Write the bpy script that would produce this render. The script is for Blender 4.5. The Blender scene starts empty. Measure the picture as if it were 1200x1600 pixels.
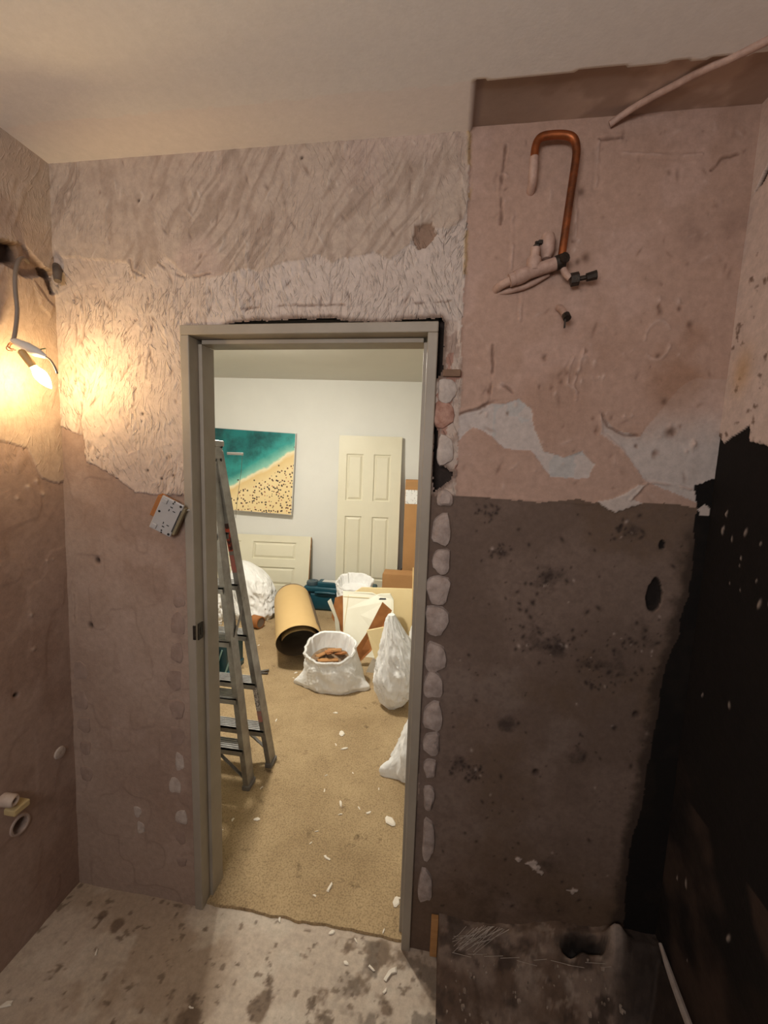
import bpy, bmesh, math, random
import numpy as np
from mathutils import Vector, Matrix

# ------------------------------------------------------------------ camera, world, lights, exposure
scene = bpy.context.scene
COL = scene.collection
scene.view_settings.view_transform = 'Standard'
scene.view_settings.look = 'None'
scene.view_settings.gamma = 1.0
scene.view_settings.use_curve_mapping = False
scene.view_settings.exposure = 0.0

cam_d = bpy.data.cameras.new('camera')
cam = bpy.data.objects.new('camera', cam_d)
COL.objects.link(cam)
cam_d.sensor_fit = 'HORIZONTAL'
cam_d.sensor_width = 36.0
cam_d.lens = 36.0 * 645.0 / 1200.0
cam_d.clip_start = 0.02
R = Matrix(((0.98875769, 0.04981241, -0.14098565),
            (0.1459683, -0.11707557, 0.9823373),
            (0.03242662, -0.99187299, -0.1230304)))
cam.matrix_world = Matrix.Translation((0, 0, 1.677)) @ Matrix((
    (R[0][0], -R[0][1], -R[0][2]), (R[1][0], -R[1][1], -R[1][2]), (R[2][0], -R[2][1], -R[2][2]))).to_4x4()
scene.camera = cam

world = bpy.data.worlds.new('world')
scene.world = world
world.use_nodes = True
bg = world.node_tree.nodes['Background']
bg.inputs[0].default_value = (0.62, 0.66, 0.72, 1)
bg.inputs[1].default_value = 0.35

D = 1.245            # the wall with the doorway
D2 = 1.345           # its far face
XL, XR, H = -1.30, 0.724, 2.56
YB = -0.85           # the wall behind the camera, with an added window

# added fill light, set in a made-up high window behind the camera
wl = bpy.data.lights.new('added_fill_light', 'AREA')
wl.shape = 'RECTANGLE'; wl.size = 0.9; wl.size_y = 0.5
wl.energy = 18.5
wl.color = (1.0, 0.965, 0.94)
wo = bpy.data.objects.new('added_fill_light', wl)
COL.objects.link(wo)
wo.location = (-0.50, YB - 0.03, 2.05)
wo.rotation_euler = (math.radians(90), 0, 0)     # faces +y
LAMP_STRENGTH = 540.0      # ceiling dome lamp of the far room
BULB_STRENGTH = 3200.0    # filament of the bare candle bulb

# ------------------------------------------------------------------ helpers
RNG = np.random.default_rng(7)
random.seed(11)
ROOT_OFF = {}

def lin(c):
    c = np.asarray(c, float)
    return np.where(c <= 0.04045, c / 12.92, ((c + 0.055) / 1.055) ** 2.4)

def srgb(r, g, b):
    return tuple(float(x) for x in lin(np.array([r, g, b]) / 255.0)) + (1.0,)

def tag(o, label=None, cat=None, group=None, kind=None):
    if label: o['label'] = label
    if cat: o['category'] = cat
    if group: o['group'] = group
    if kind: o['kind'] = kind
    return o

def thing(name, loc, label, cat, group=None):
    o = bpy.data.objects.new(name, None)
    o.empty_display_size = 0.05
    o.location = loc
    COL.objects.link(o)
    ROOT_OFF[o.name] = Vector(loc)
    return tag(o, label, cat, group)

def link_mesh(name, me, m=None, parent=None):
    o = bpy.data.objects.new(name, me)
    COL.objects.link(o)
    if m: me.materials.append(m)
    if parent is not None:
        off = ROOT_OFF.get(parent.name, Vector((0, 0, 0)))
        if off.length > 0: me.transform(Matrix.Translation(-off))
        o.parent = parent
        ROOT_OFF[o.name] = off
    else:
        ROOT_OFF[o.name] = Vector((0, 0, 0))
    return o

class MB:
    def __init__(self): self.bm = bmesh.new()
    def box(self, c, s, M=None, bevel=0.0, seg=2):
        b = bmesh.new()
        bmesh.ops.create_cube(b, size=1.0)
        bmesh.ops.scale(b, vec=s, verts=b.verts)
        if bevel > 0:
            bmesh.ops.bevel(b, geom=list(b.edges), offset=bevel, segments=seg, affect='EDGES', profile=0.5)
        T = Matrix.Translation(c) if M is None else M @ Matrix.Translation(c)
        bmesh.ops.transform(b, matrix=T, verts=b.verts)
        self._merge(b); return self
    def _merge(self, b):
        me = bpy.data.meshes.new('tmp'); b.to_mesh(me); b.free()
        self.bm.from_mesh(me); bpy.data.meshes.remove(me)
    def surf(self, P, closed=False, cap0=False, cap1=False):
        P = np.asarray(P, float); nv, nu = P.shape[:2]
        vs = [[self.bm.verts.new(P[i, j]) for j in range(nu)] for i in range(nv)]
        for i in range(nv - 1):
            for j in range(nu if closed else nu - 1):
                k = (j + 1) % nu
                self.bm.faces.new((vs[i][j], vs[i][k], vs[i + 1][k], vs[i + 1][j]))
        if cap0: self.bm.faces.new(vs[0][::-1])
        if cap1: self.bm.faces.new(vs[-1])
        return self
    def tube(self, pts, r, seg=10, smooth=0, cap=True, M=None):
        pts = [Vector(p) for p in pts]
        if M is not None: pts = [M @ p for p in pts]
        rs = list(r) if hasattr(r, '__len__') else [r] * len(pts)
        for _ in range(smooth):
            np_, nr = [pts[0]], [rs[0]]
            for a, b, ra, rb in zip(pts, pts[1:], rs, rs[1:]):
                np_ += [a.lerp(b, .25), a.lerp(b, .75)]; nr += [ra * .75 + rb * .25, ra * .25 + rb * .75]
            np_.append(pts[-1]); nr.append(rs[-1]); pts, rs = np_, nr
        n = len(pts); P = []
        t0 = (pts[1] - pts[0]).normalized()
        up = Vector((0, 0, 1)) if abs(t0.z) < .9 else Vector((1, 0, 0))
        x = t0.cross(up).normalized()
        for i, p in enumerate(pts):
            t = (pts[min(i + 1, n - 1)] - pts[max(i - 1, 0)]).normalized()
            x = (x - t * x.dot(t)).normalized(); y = t.cross(x)
            P.append([p + (x * math.cos(a) + y * math.sin(a)) * rs[i] for a in [2 * math.pi * k / seg for k in range(seg)]])
        self.surf(np.array([[list(q) for q in row] for row in P]), True, cap, cap); return self
    def lathe(self, prof, M=None, seg=20, cap0=True, cap1=True):
        M = M or Matrix.Identity(4); P = []
        for r, z in prof:
            P.append([list(M @ Vector((r * math.cos(a), r * math.sin(a), z))) for a in [2 * math.pi * k / seg for k in range(seg)]])
        self.surf(np.array(P), True, cap0 and prof[0][0] > 0, cap1 and prof[-1][0] > 0); return self
    def slab(self, pts, thick, direction=None):
        """solid plate: polygon of 3-D points and a thickness vector"""
        pts = [Vector(p) for p in pts]
        n = Vector(direction).normalized() if direction is not None else (pts[1] - pts[0]).cross(pts[2] - pts[0]).normalized()
        a = [self.bm.verts.new(p) for p in pts]
        b = [self.bm.verts.new(p + n * thick) for p in pts]
        self.bm.faces.new(a[::-1]); self.bm.faces.new(b)
        for i in range(len(a)):
            j = (i + 1) % len(a)
            self.bm.faces.new((a[i], a[j], b[j], b[i]))
        return self
    def build(self, name, m, parent=None, smooth=False):
        bmesh.ops.recalc_face_normals(self.bm, faces=self.bm.faces)
        me = bpy.data.meshes.new(name); self.bm.to_mesh(me); self.bm.free()
        me.polygons.foreach_set('use_smooth', [smooth] * len(me.polygons))
        if smooth:
            try: me.set_sharp_from_angle(angle=math.radians(40))
            except Exception: pass
        return link_mesh(name, me, m, parent)

def frame(origin, xdir, zdir):
    """matrix with local x along xdir, local z near zdir"""
    x = Vector(xdir).normalized(); z = Vector(zdir); y = z.cross(x).normalized(); z = x.cross(y)
    M = Matrix.Identity(4)
    for i in range(3):
        M[i][0], M[i][1], M[i][2], M[i][3] = x[i], y[i], z[i], origin[i]
    return M

def axis_frame(p, q):
    """local z runs from p to q"""
    z = (Vector(q) - Vector(p)).normalized()
    x = z.orthogonal().normalized(); y = z.cross(x)
    M = Matrix.Identity(4)
    for i in range(3):
        M[i][0], M[i][1], M[i][2], M[i][3] = x[i], y[i], z[i], p[i]
    return M

# ---- numpy noise
def _hash(i, j, seed):
    h = (i.astype(np.int64) * 374761393 + j.astype(np.int64) * 668265263 + seed * 1442695041) & 0xFFFFFFFF
    h = ((h ^ (h >> 13)) * 1274126177) & 0xFFFFFFFF
    h = ((h ^ (h >> 16)) * 2246822519) & 0xFFFFFFFF
    return ((h ^ (h >> 15)) & 0xFFFFFF) / float(0xFFFFFF)

def vn(u, v, seed=0):
    i = np.floor(u); j = np.floor(v); a = u - i; b = v - j
    a = a * a * (3 - 2 * a); b = b * b * (3 - 2 * b)
    return ((_hash(i, j, seed) * (1 - a) + _hash(i + 1, j, seed) * a) * (1 - b)
            + (_hash(i, j + 1, seed) * (1 - a) + _hash(i + 1, j + 1, seed) * a) * b)

def fbm(u, v, f=1.0, o=4, seed=0, g=0.5):
    s = 0; a = 1.0; t = 0
    for k in range(o):
        s = s + a * vn(u * f + 17.3 * k, v * f - 9.1 * k, seed + k); t += a; a *= g; f *= 2.03
    return s / t

def streak(u, v, ang, along, across, seed):
    c, s = math.cos(ang), math.sin(ang)
    return vn((u * c + v * s) * along, (-u * s + v * c) * across, seed)

def inpoly(u, v, poly):
    res = np.zeros(u.shape, bool)
    p = np.array(poly); n = len(p)
    m = (u >= p[:, 0].min()) & (u <= p[:, 0].max()) & (v >= p[:, 1].min()) & (v <= p[:, 1].max())
    uu, vv = u[m], v[m]; r = np.zeros(uu.shape, bool)
    for a in range(n):
        x1, y1 = p[a]; x2, y2 = p[(a + 1) % n]
        if y1 == y2: continue
        r ^= ((y1 > vv) != (y2 > vv)) & (uu < (x2 - x1) * (vv - y1) / (y2 - y1) + x1)
    res[m] = r
    return res

def linedist(u, v, pl, reach):
    d = np.full(u.shape, 9.0); p = np.array(pl)
    m = (u > p[:, 0].min() - reach) & (u < p[:, 0].max() + reach) & (v > p[:, 1].min() - reach) & (v < p[:, 1].max() + reach)
    uu, vv = u[m], v[m]; dd = np.full(uu.shape, 9.0)
    for (x1, y1), (x2, y2) in zip(pl, pl[1:]):
        L2 = (x2 - x1) ** 2 + (y2 - y1) ** 2 + 1e-12
        t = np.clip(((uu - x1) * (x2 - x1) + (vv - y1) * (y2 - y1)) / L2, 0, 1)
        dd = np.minimum(dd, np.hypot(uu - x1 - t * (x2 - x1), vv - y1 - t * (y2 - y1)))
    d[m] = dd
    return d

def mixc(col, mask, c, amt=1.0):
    k = (np.asarray(mask, float) * amt)[..., None]
    return col * (1 - k) + (np.asarray(c, float) / 255.0) * k

def sstep(a, b, x):
    t = np.clip((x - a) / (b - a), 0, 1); return t * t * (3 - 2 * t)

def stamp(U, V, h, col, x, z, rx, rz, dh, c, amt=1.0, ang=0.0, sharp=1):
    """one small mark pressed into a regular grid (h and col change in place)"""
    u, v = U[0], V[:, 0]; R_ = max(rx, rz) * 2.2
    i0, i1 = np.searchsorted(u, [x - R_, x + R_]); j0, j1 = np.searchsorted(v, [z - R_, z + R_])
    if i1 <= i0 or j1 <= j0: return
    du, dv = U[j0:j1, i0:i1] - x, V[j0:j1, i0:i1] - z; ca, sa = math.cos(ang), math.sin(ang)
    q = ((du * ca + dv * sa) / rx) ** 2 + ((-du * sa + dv * ca) / rz) ** 2
    k = np.exp(-q ** sharp)
    h[j0:j1, i0:i1] += dh * k
    col[j0:j1, i0:i1] = mixc(col[j0:j1, i0:i1], k, c, amt)

def grid_obj(name, P, col, m, keep=None, flip=False, parent=None, scratch=None):
    """dense relief surface: P (nv,nu,3), colour per vertex (sRGB 0..1)"""
    nv, nu = P.shape[:2]
    idx = np.arange(nv * nu).reshape(nv, nu)
    q = np.stack([idx[:-1, :-1], idx[:-1, 1:], idx[1:, 1:], idx[1:, :-1]], -1)
    if flip: q = q[..., ::-1]
    q = q.reshape(-1, 4)
    if keep is not None: q = q[keep.reshape(-1)]
    me = bpy.data.meshes.new(name)
    me.vertices.add(nv * nu); me.vertices.foreach_set('co', P.astype(np.float32).ravel())
    me.loops.add(q.size); me.loops.foreach_set('vertex_index', q.astype(np.int32).ravel())
    me.polygons.add(len(q)); me.polygons.foreach_set('loop_start', np.arange(0, q.size, 4, dtype=np.int32))
    me.update(calc_edges=True)
    me.polygons.foreach_set('use_smooth', np.ones(len(q), bool))
    a = me.color_attributes.new('surface_colour', 'FLOAT_COLOR', 'POINT')
    c4 = np.ones((nv * nu, 4), np.float32); c4[:, :3] = lin(np.clip(col.reshape(-1, 3), 0, 1))
    if scratch is None: c4[:, 3] = 0
    else: c4[:, 3] = np.clip(scratch, 0, 1).reshape(-1)
    a.data.foreach_set('color', c4.ravel())
    me.validate()
    return link_mesh(name, me, m, parent)

# ------------------------------------------------------------------ materials
def new_mat(name):
    m = bpy.data.materials.new(name); m.use_nodes = True
    nt = m.node_tree
    return m, nt, nt.nodes['Principled BSDF']

def noise(nt, scale, detail=4, rough=.6, coord='Object', stretch=None):
    tc = nt.nodes.new('ShaderNodeTexCoord'); n = nt.nodes.new('ShaderNodeTexNoise')
    n.inputs['Scale'].default_value = scale; n.inputs['Detail'].default_value = detail; n.inputs['Roughness'].default_value = rough
    if stretch:
        mp = nt.nodes.new('ShaderNodeMapping'); mp.inputs['Scale'].default_value = stretch
        nt.links.new(tc.outputs[coord], mp.inputs[0]); nt.links.new(mp.outputs[0], n.inputs['Vector'])
    else:
        nt.links.new(tc.outputs[coord], n.inputs['Vector'])
    return n

def ramp(nt, src, stops):
    r = nt.nodes.new('ShaderNodeValToRGB')
    while len(r.color_ramp.elements) < len(stops): r.color_ramp.elements.new(.5)
    for e, (p, c) in zip(r.color_ramp.elements, stops): e.position = p; e.color = c
    nt.links.new(src, r.inputs[0]); return r

def bump(nt, bsdf, src, strength, dist):
    b = nt.nodes.new('ShaderNodeBump'); b.inputs['Strength'].default_value = strength; b.inputs['Distance'].default_value = dist
    nt.links.new(src, b.inputs['Height']); nt.links.new(b.outputs[0], bsdf.inputs['Normal'])

def mat(name, c1, c2=None, scale=8, rough=.7, metal=0.0, bmp=0.0, bscale=None, detail=5, lo=.3, hi=.7, stretch=None):
    m, nt, b = new_mat(name)
    c2 = c2 or tuple(x * .86 for x in c1)
    n = noise(nt, scale, detail, stretch=stretch)
    r = ramp(nt, n.outputs['Fac'], [(lo, srgb(*c2)), (hi, srgb(*c1))])
    nt.links.new(r.outputs[0], b.inputs['Base Color'])
    b.inputs['Roughness'].default_value = rough; b.inputs['Metallic'].default_value = metal
    if bmp > 0:
        n2 = noise(nt, bscale or scale * 6, 4, stretch=stretch); bump(nt, b, n2.outputs['Fac'], bmp, .004)
    return m

def relief_mat(name, rough=.85, fine=160, fbump=.35, vary=.16, axis='Y', scraped=True):
    """surface colour comes from the mesh, fine grain from noise nodes"""
    m, nt, b = new_mat(name)
    a = nt.nodes.new('ShaderNodeVertexColor'); a.layer_name = 'surface_colour'
    n = noise(nt, 45, 4, .7)
    mr = nt.nodes.new('ShaderNodeMapRange'); mr.inputs['From Min'].default_value = .3; mr.inputs['From Max'].default_value = .7
    mr.inputs['To Min'].default_value = 1 - vary; mr.inputs['To Max'].default_value = 1 + vary * .5
    nt.links.new(n.outputs['Fac'], mr.inputs[0])
    vm = nt.nodes.new('ShaderNodeVectorMath'); vm.operation = 'SCALE'
    nt.links.new(a.outputs['Color'], vm.inputs[0]); nt.links.new(mr.outputs[0], vm.inputs['Scale'])
    nt.links.new(vm.outputs[0], b.inputs['Base Color'])
    b.inputs['Roughness'].default_value = rough; b.inputs['Specular IOR Level'].default_value = .25
    n2 = noise(nt, fine, 2, .65)
    if not scraped:
        bump(nt, b, n2.outputs['Fac'], fbump, .0022); return m
    # trowel scratches, three directions, only where the plaster is marked as scraped (alpha of the mesh colour)
    L = nt.links; tc = nt.nodes.new('ShaderNodeTexCoord')
    def scr(ang, ln, wd):
        mp = nt.nodes.new('ShaderNodeMapping'); mp.vector_type = 'TEXTURE'
        mp.inputs['Rotation'].default_value = (0, ang, 0) if axis == 'Y' else (ang, 0, 0)
        mp.inputs['Scale'].default_value = (wd, 1, ln) if axis == 'Y' else (1, wd, ln)
        t = nt.nodes.new('ShaderNodeTexNoise'); t.inputs['Scale'].default_value = 1; t.inputs['Detail'].default_value = 1; t.inputs['Roughness'].default_value = .5; t.inputs['Distortion'].default_value = .9
        L.new(tc.outputs['Object'], mp.inputs[0]); L.new(mp.outputs[0], t.inputs['Vector'])
        r = nt.nodes.new('ShaderNodeMapRange'); r.inputs['From Min'].default_value = .56; r.inputs['From Max'].default_value = .76
        L.new(t.outputs['Fac'], r.inputs[0]); return r.outputs[0]
    def mth(op, x, y):
        n = nt.nodes.new('ShaderNodeMath'); n.operation = op
        for i, v in enumerate((x, y)):
            if isinstance(v, (int, float)): n.inputs[i].default_value = v
            else: L.new(v, n.inputs[i])
        return n.outputs[0]
    reg = noise(nt, 7, 1, .5)
    def step(src, lo, hi):
        r = nt.nodes.new('ShaderNodeMapRange'); r.inputs['From Min'].default_value = lo; r.inputs['From Max'].default_value = hi; L.new(src, r.inputs[0]); return r.outputs[0]
    k1 = step(reg.outputs['Fac'], .49, .53); k2 = step(reg.outputs['Fac'], .51, .47); k3 = step(reg.outputs['Fac'], .40, .48)
    s = mth('ADD', mth('MULTIPLY', scr(.55, .034, .0075), k1), mth('MULTIPLY', scr(-.42, .036, .0080), k2))
    s = mth('ADD', s, mth('MULTIPLY', scr(.10, .045, .0065), mth('MULTIPLY', k3, .8)))
    hsum = mth('ADD', mth('MULTIPLY', n2.outputs['Fac'], fbump), mth('MULTIPLY', mth('MULTIPLY', s, a.outputs['Alpha']), 2.1))
    bump(nt, b, hsum, 1.0, .0022)
    return m

def emit_mat(name, col, strength):
    m, nt, b = new_mat(name)
    b.inputs['Base Color'].default_value = srgb(250, 245, 235)
    b.inputs['Emission Color'].default_value = col + (1,) if len(col) == 3 else col
    b.inputs['Emission Strength'].default_value = strength
    return m

def glow_glass(name, col, strength):
    """thin clear glass that glows faintly around its filament"""
    m, nt, b = new_mat(name); nt.nodes.remove(b); out = nt.nodes['Material Output']
    t = nt.nodes.new('ShaderNodeBsdfTransparent'); g = nt.nodes.new('ShaderNodeBsdfGlossy'); g.inputs['Roughness'].default_value = .05
    mx = nt.nodes.new('ShaderNodeMixShader'); mx.inputs[0].default_value = .06
    e = nt.nodes.new('ShaderNodeEmission'); e.inputs[0].default_value = col + (1,); e.inputs[1].default_value = strength
    ad = nt.nodes.new('ShaderNodeAddShader')
    nt.links.new(t.outputs[0], mx.inputs[1]); nt.links.new(g.outputs[0], mx.inputs[2]); nt.links.new(mx.outputs[0], ad.inputs[0]); nt.links.new(e.outputs[0], ad.inputs[1]); nt.links.new(ad.outputs[0], out.inputs[0])
    return m

M_WALL = relief_mat('old_plaster')
M_WALLX = relief_mat('old_side_plaster', axis='X')
M_WALLR = relief_mat('old_right_plaster', scraped=False)
M_CEIL = relief_mat('ceiling_paint', .8, 120, .12, .05, scraped=False)
M_CONC = relief_mat('concrete_floor', .75, 140, .4, .2, scraped=False)
M_PLASTER = mat('bare_plaster', (196, 184, 176), (160, 146, 138), 30, .9, bmp=.5, bscale=120)
M_DAB = mat('plaster_dab', (176, 160, 152), (138, 122, 114), 40, .9, bmp=.6, bscale=140)
M_LDAB = mat('thin_plaster_dab', (152, 130, 118), (136, 114, 102), 30, .9, bmp=.3, bscale=120)
M_LDABW = mat('pale_plaster_dab', (186, 172, 162), (160, 144, 134), 40, .9, bmp=.4, bscale=120)
M_BRICKM = mat('old_brick', (186, 150, 134), (124, 76, 60), 28, .95, bmp=.6, bscale=100)
M_CORE = mat('shade_dark_masonry', (58, 46, 40), (30, 24, 22), 12, .95, bmp=.6)
M_FRAME = mat('frame_paint', (156, 146, 132), (140, 130, 116), 5, .5, bmp=.08, bscale=30)
M_WHITEWALL = mat('white_wall_paint', (226, 225, 219), (221, 220, 214), 3, .7, bmp=.12, bscale=70)
M_WHITECEIL = mat('white_ceiling_paint', (216, 213, 204), (212, 209, 200), 3, .8)
M_DOOR = mat('cream_door_paint', (222, 216, 193), (216, 210, 187), 4, .45)
M_WOOD = mat('raw_wood', (186, 138, 86), (150, 104, 60), 4, .8, stretch=(1, 1, 8))
M_BROWNWOOD = mat('brown_board_back', (176, 116, 62), (132, 80, 40), 9, .8, bmp=.3, lo=.25, hi=.75)
M_CARD = mat('cardboard', (188, 142, 92), (178, 132, 84), 5, .85, bmp=.08)
M_ALU = mat('worn_aluminium', (170, 168, 166), (132, 128, 124), 14, .42, .75, bmp=.1)
M_SACK = mat('white_woven_sack', (236, 235, 232), (226, 225, 222), 12, .5, bmp=.16, bscale=60)
def sack_mat():
    m, nt, b = new_mat('white_woven_sack')
    n = noise(nt, 12, 4); r = ramp(nt, n.outputs['Fac'], [(.3, srgb(228, 227, 224)), (.7, srgb(238, 237, 234))]); nt.links.new(r.outputs[0], b.inputs['Base Color'])
    b.inputs['Roughness'].default_value = .5
    L = nt.links
    def crease(scale, stretch):
        t = noise(nt, scale, 3, .5, stretch=stretch); t.inputs['Distortion'].default_value = 1.2
        s = nt.nodes.new('ShaderNodeMath'); s.operation = 'SUBTRACT'; s.inputs[1].default_value = .5; L.new(t.outputs['Fac'], s.inputs[0])
        a = nt.nodes.new('ShaderNodeMath'); a.operation = 'ABSOLUTE'; L.new(s.outputs[0], a.inputs[0]); return a.outputs[0]
    x = nt.nodes.new('ShaderNodeMath'); x.operation = 'MULTIPLY_ADD'; L.new(crease(4, (1, 1, .45)), x.inputs[0]); x.inputs[1].default_value = 2.2; L.new(crease(11, (1, 1, .4)), x.inputs[2])
    bump(nt, b, x.outputs[0], .45, .022)
    return m
M_SACK = sack_mat()
M_ROLL = mat('kraft_board', (204, 172, 118), (198, 165, 110), 2, .75)
M_ROLLIN = mat('roll_inside', (140, 120, 96), (116, 98, 78), 4, .8)
M_TEAL = mat('teal_plastic', (28, 78, 92), (22, 66, 80), 8, .4)
M_DARK = mat('dark_plastic', (30, 28, 28), (22, 20, 20), 8, .5)
M_COPPER = mat('tarnished_copper', (162, 92, 52), (92, 58, 40), 18, .45, .7, bmp=.15, lo=.35, hi=.6)
M_PINKPIPE = mat('pink_painted_pipe', (190, 160, 146), (160, 130, 116), 40, .6, bmp=.25)
M_BRASS = mat('dirty_brass', (70, 62, 54), (36, 30, 27), 60, .45, .6, bmp=.3)
M_SOCKET = mat('white_plastic', (206, 202, 196), (198, 194, 188), 20, .35)
M_PLATE = mat('grey_white_plate', (172, 168, 166), (164, 160, 158), 20, .35)
M_DULLWOOD = mat('dull_timber', (136, 108, 88), (104, 80, 64), 10, .9, bmp=.3)
M_CABLE = mat('grey_cable', (132, 118, 106), (116, 104, 94), 20, .6)
M_BULBCAP = mat('lamp_holder', (206, 168, 110), (186, 148, 92), 20, .5)
M_CARPET_BASE = (168, 142, 104)

# outlines measured on the walls, floor and ceiling, in metres
SCRAPED = [(-1.387,2.784),(0.033,2.664),(0.024,2.478),(0.03,2.216),(0.027,2.08),(0.029,1.832),(0.035,1.586),(-0.817,1.544),(-0.955,1.542),(-1.021,1.548),(-1.072,1.58),(-1.13,1.615),(-1.197,1.64),(-1.206,1.73),(-1.28,1.754),(-1.378,1.76)]
DIRTY = [(-1.387,2.784),(0.033,2.664),(0.021,2.349),(-0.025,2.318),(-0.106,2.335),(-0.13,2.281),(-0.184,2.249),(-0.231,2.268),(-0.278,2.261),(-0.354,2.249),(-0.392,2.268),(-0.431,2.257),(-0.51,2.248),(-0.58,2.226),(-0.611,2.236),(-0.735,2.213),(-0.82,2.224),(-0.878,2.278),(-0.984,2.21),(-1.015,2.268),(-1.264,2.295),(-1.359,2.299)]
GAPTOP = [(-0.696,2.07),(-0.675,2.079),(-0.633,2.086),(-0.53,2.09),(-0.351,2.091),(-0.302,2.085),(-0.197,2.078),(-0.123,2.084),(-0.031,2.088),(-0.018,2.072),(-0.02,2.011),(-0.024,1.972),(-0.017,1.949),(-0.027,1.922),(-0.049,1.914),(-0.055,2.05),(-0.196,2.051),(-0.696,2.057)]
GAPSIDE = [(-0.04,1.803),(-0.024,1.79),(-0.022,1.72),(-0.011,1.673),(0.012,1.659),(0.028,1.65),(0.022,1.629),(0.005,1.613),(-0.033,1.583)]
PINK = [(0.017,2.65),(0.808,2.653),(0.774,1.569),(0.554,1.583),(0.481,1.554),(0.436,1.579),(0.384,1.586),(0.288,1.571),(0.035,1.584),(0.029,1.832),(0.027,2.08),(0.03,2.216),(0.024,2.478)]
GREY1 = [(0.027,1.813),(0.108,1.847),(0.162,1.848),(0.196,1.866),(0.233,1.835),(0.246,1.781),(0.277,1.719),(0.331,1.703),(0.381,1.72),(0.418,1.687),(0.404,1.646),(0.3,1.647),(0.242,1.718),(0.17,1.722),(0.132,1.757),(0.076,1.783),(0.032,1.74)]
GREY2 = [(0.417,1.829),(0.459,1.782),(0.527,1.766),(0.569,1.831),(0.61,1.899),(0.654,1.924),(0.747,1.916),(0.772,1.586),(0.684,1.591),(0.556,1.644),(0.481,1.734),(0.427,1.768)]
PEEL = [(0.427,1.579),(0.477,1.594),(0.54,1.635),(0.551,1.63),(0.52,1.592),(0.552,1.583),(0.551,1.558),(0.491,1.544),(0.455,1.562)]
DARK = [(-0.102,1.574),(0.035,1.584),(0.288,1.571),(0.384,1.586),(0.436,1.579),(0.481,1.554),(0.554,1.583),(0.805,1.576),(0.901,-0.064),(-0.211,-0.361),(-0.031,0.592)]
BLACK = [(0.678,1.64),(0.735,1.658),(0.818,1.661),(0.901,-0.064),(0.631,-0.136),(0.627,0.251),(0.627,0.501),(0.648,0.744),(0.651,0.891),(0.653,1.033),(0.687,1.194),(0.696,1.383),(0.688,1.511),(0.692,1.565)]
WHITEBIT = [(0.694,1.574),(0.709,1.587),(0.726,1.575),(0.722,1.556),(0.703,1.555)]
CRACKS = [[(0.117,2.522),(0.113,2.465),(0.116,2.329)],[(0.113,2.457),(0.13,2.448)],[(0.148,2.359),(0.15,2.213)],[(0.116,2.01),(0.119,1.905),(0.117,1.86)],[(0.184,2.153),(0.188,2.078)],[(0.351,2.521),(0.353,2.411)],[(0.351,2.521),(0.412,2.523)],[(0.416,2.484),(0.516,2.473),(0.599,2.47)],[(0.306,2.399),(0.312,2.288)],[(0.628,2.433),(0.651,2.458),(0.686,2.466)],[(0.36,2.0),(0.353,1.949),(0.339,1.906),(0.352,1.863)],[(0.334,1.974),(0.322,1.906),(0.35,1.885)],[(0.417,1.829),(0.442,1.789),(0.486,1.765),(0.523,1.77)],[(0.417,1.829),(0.427,1.771),(0.481,1.734),(0.556,1.644),(0.672,1.628)],[(0.557,1.639),(0.52,1.592)],[(0.03,1.817),(0.082,1.832),(0.112,1.851),(0.14,1.855)],[(0.6,0.779),(0.6,0.65),(0.604,0.497),(0.618,0.272)],[(0.517,1.529),(0.526,1.371),(0.526,1.295)],[(0.123,1.905),(0.159,1.896),(0.178,1.878)]]
LCRACKS = [[(-1.192,1.978),(-1.189,1.876),(-1.213,1.772),(-1.199,1.687),(-1.192,1.634)],[(-1.206,2.197),(-1.206,2.059),(-1.221,1.897)],[(-1.003,2.271),(-0.998,2.239),(-0.955,2.223)],[(-0.905,2.26),(-0.863,2.229),(-0.82,2.215),(-0.735,2.222)],[(-0.989,2.095),(-1.037,2.047),(-1.017,1.978)],[(-0.969,2.047),(-1.014,1.817)],[(-0.934,2.085),(-0.963,1.918)],[(-0.632,2.122),(-0.49,2.126),(-0.313,2.126)],[(-0.176,2.129),(-0.006,2.129)],[(-1.283,1.168),(-1.282,1.061)],[(-0.007,1.975),(-0.001,1.931)]]
DROPS = [(-0.963,2.439),(-0.447,2.524),(-0.98,1.803),(-0.879,1.607),(-0.921,1.595),(-0.971,1.62)]
OVAL = [(0.611,1.321),(0.63,1.322),(0.616,1.272)]
OVAL2 = [(0.616,1.468),(0.624,1.469),(0.617,1.454)]
MOLD = [(0.302,1.156,0.09),(0.358,1.141,0.05),(0.498,1.096,0.09),(0.475,1.053,0.05),(0.172,1.423,0.03),(0.324,1.346,0.05),(0.128,1.536,0.04),(0.52,1.501,0.04),(0.586,1.184,0.06),(0.098,0.704,0.05),(0.14,0.688,0.04),(0.442,0.798,0.05),(0.227,0.876,0.05),(0.397,0.413,0.07),(0.123,0.251,0.06),(0.39,0.247,0.12),(0.208,0.232,0.1)]
RDABS = [(-0.008,1.884,0.055,0.073),(-0.005,1.713,0.05,0.091),(0.002,1.571,0.05,0.05),(-0.003,1.475,0.059,0.1),(0.002,1.379,0.055,0.082),(-0.004,1.289,0.073,0.096),(-0.005,1.191,0.073,0.1),(-0.003,1.069,0.068,0.1),(-0.005,0.977,0.064,0.091),(0.0,0.871,0.064,0.1),(0.0,0.777,0.055,0.082),(-0.002,0.691,0.041,0.068),(-0.001,0.585,0.036,0.091),(0.004,0.431,0.041,0.16),(0.001,0.256,0.05,0.125)]
BRICK = (-0.012,1.816)
WEDGE = [(-0.024,1.943),(0.015,1.925)]
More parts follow.
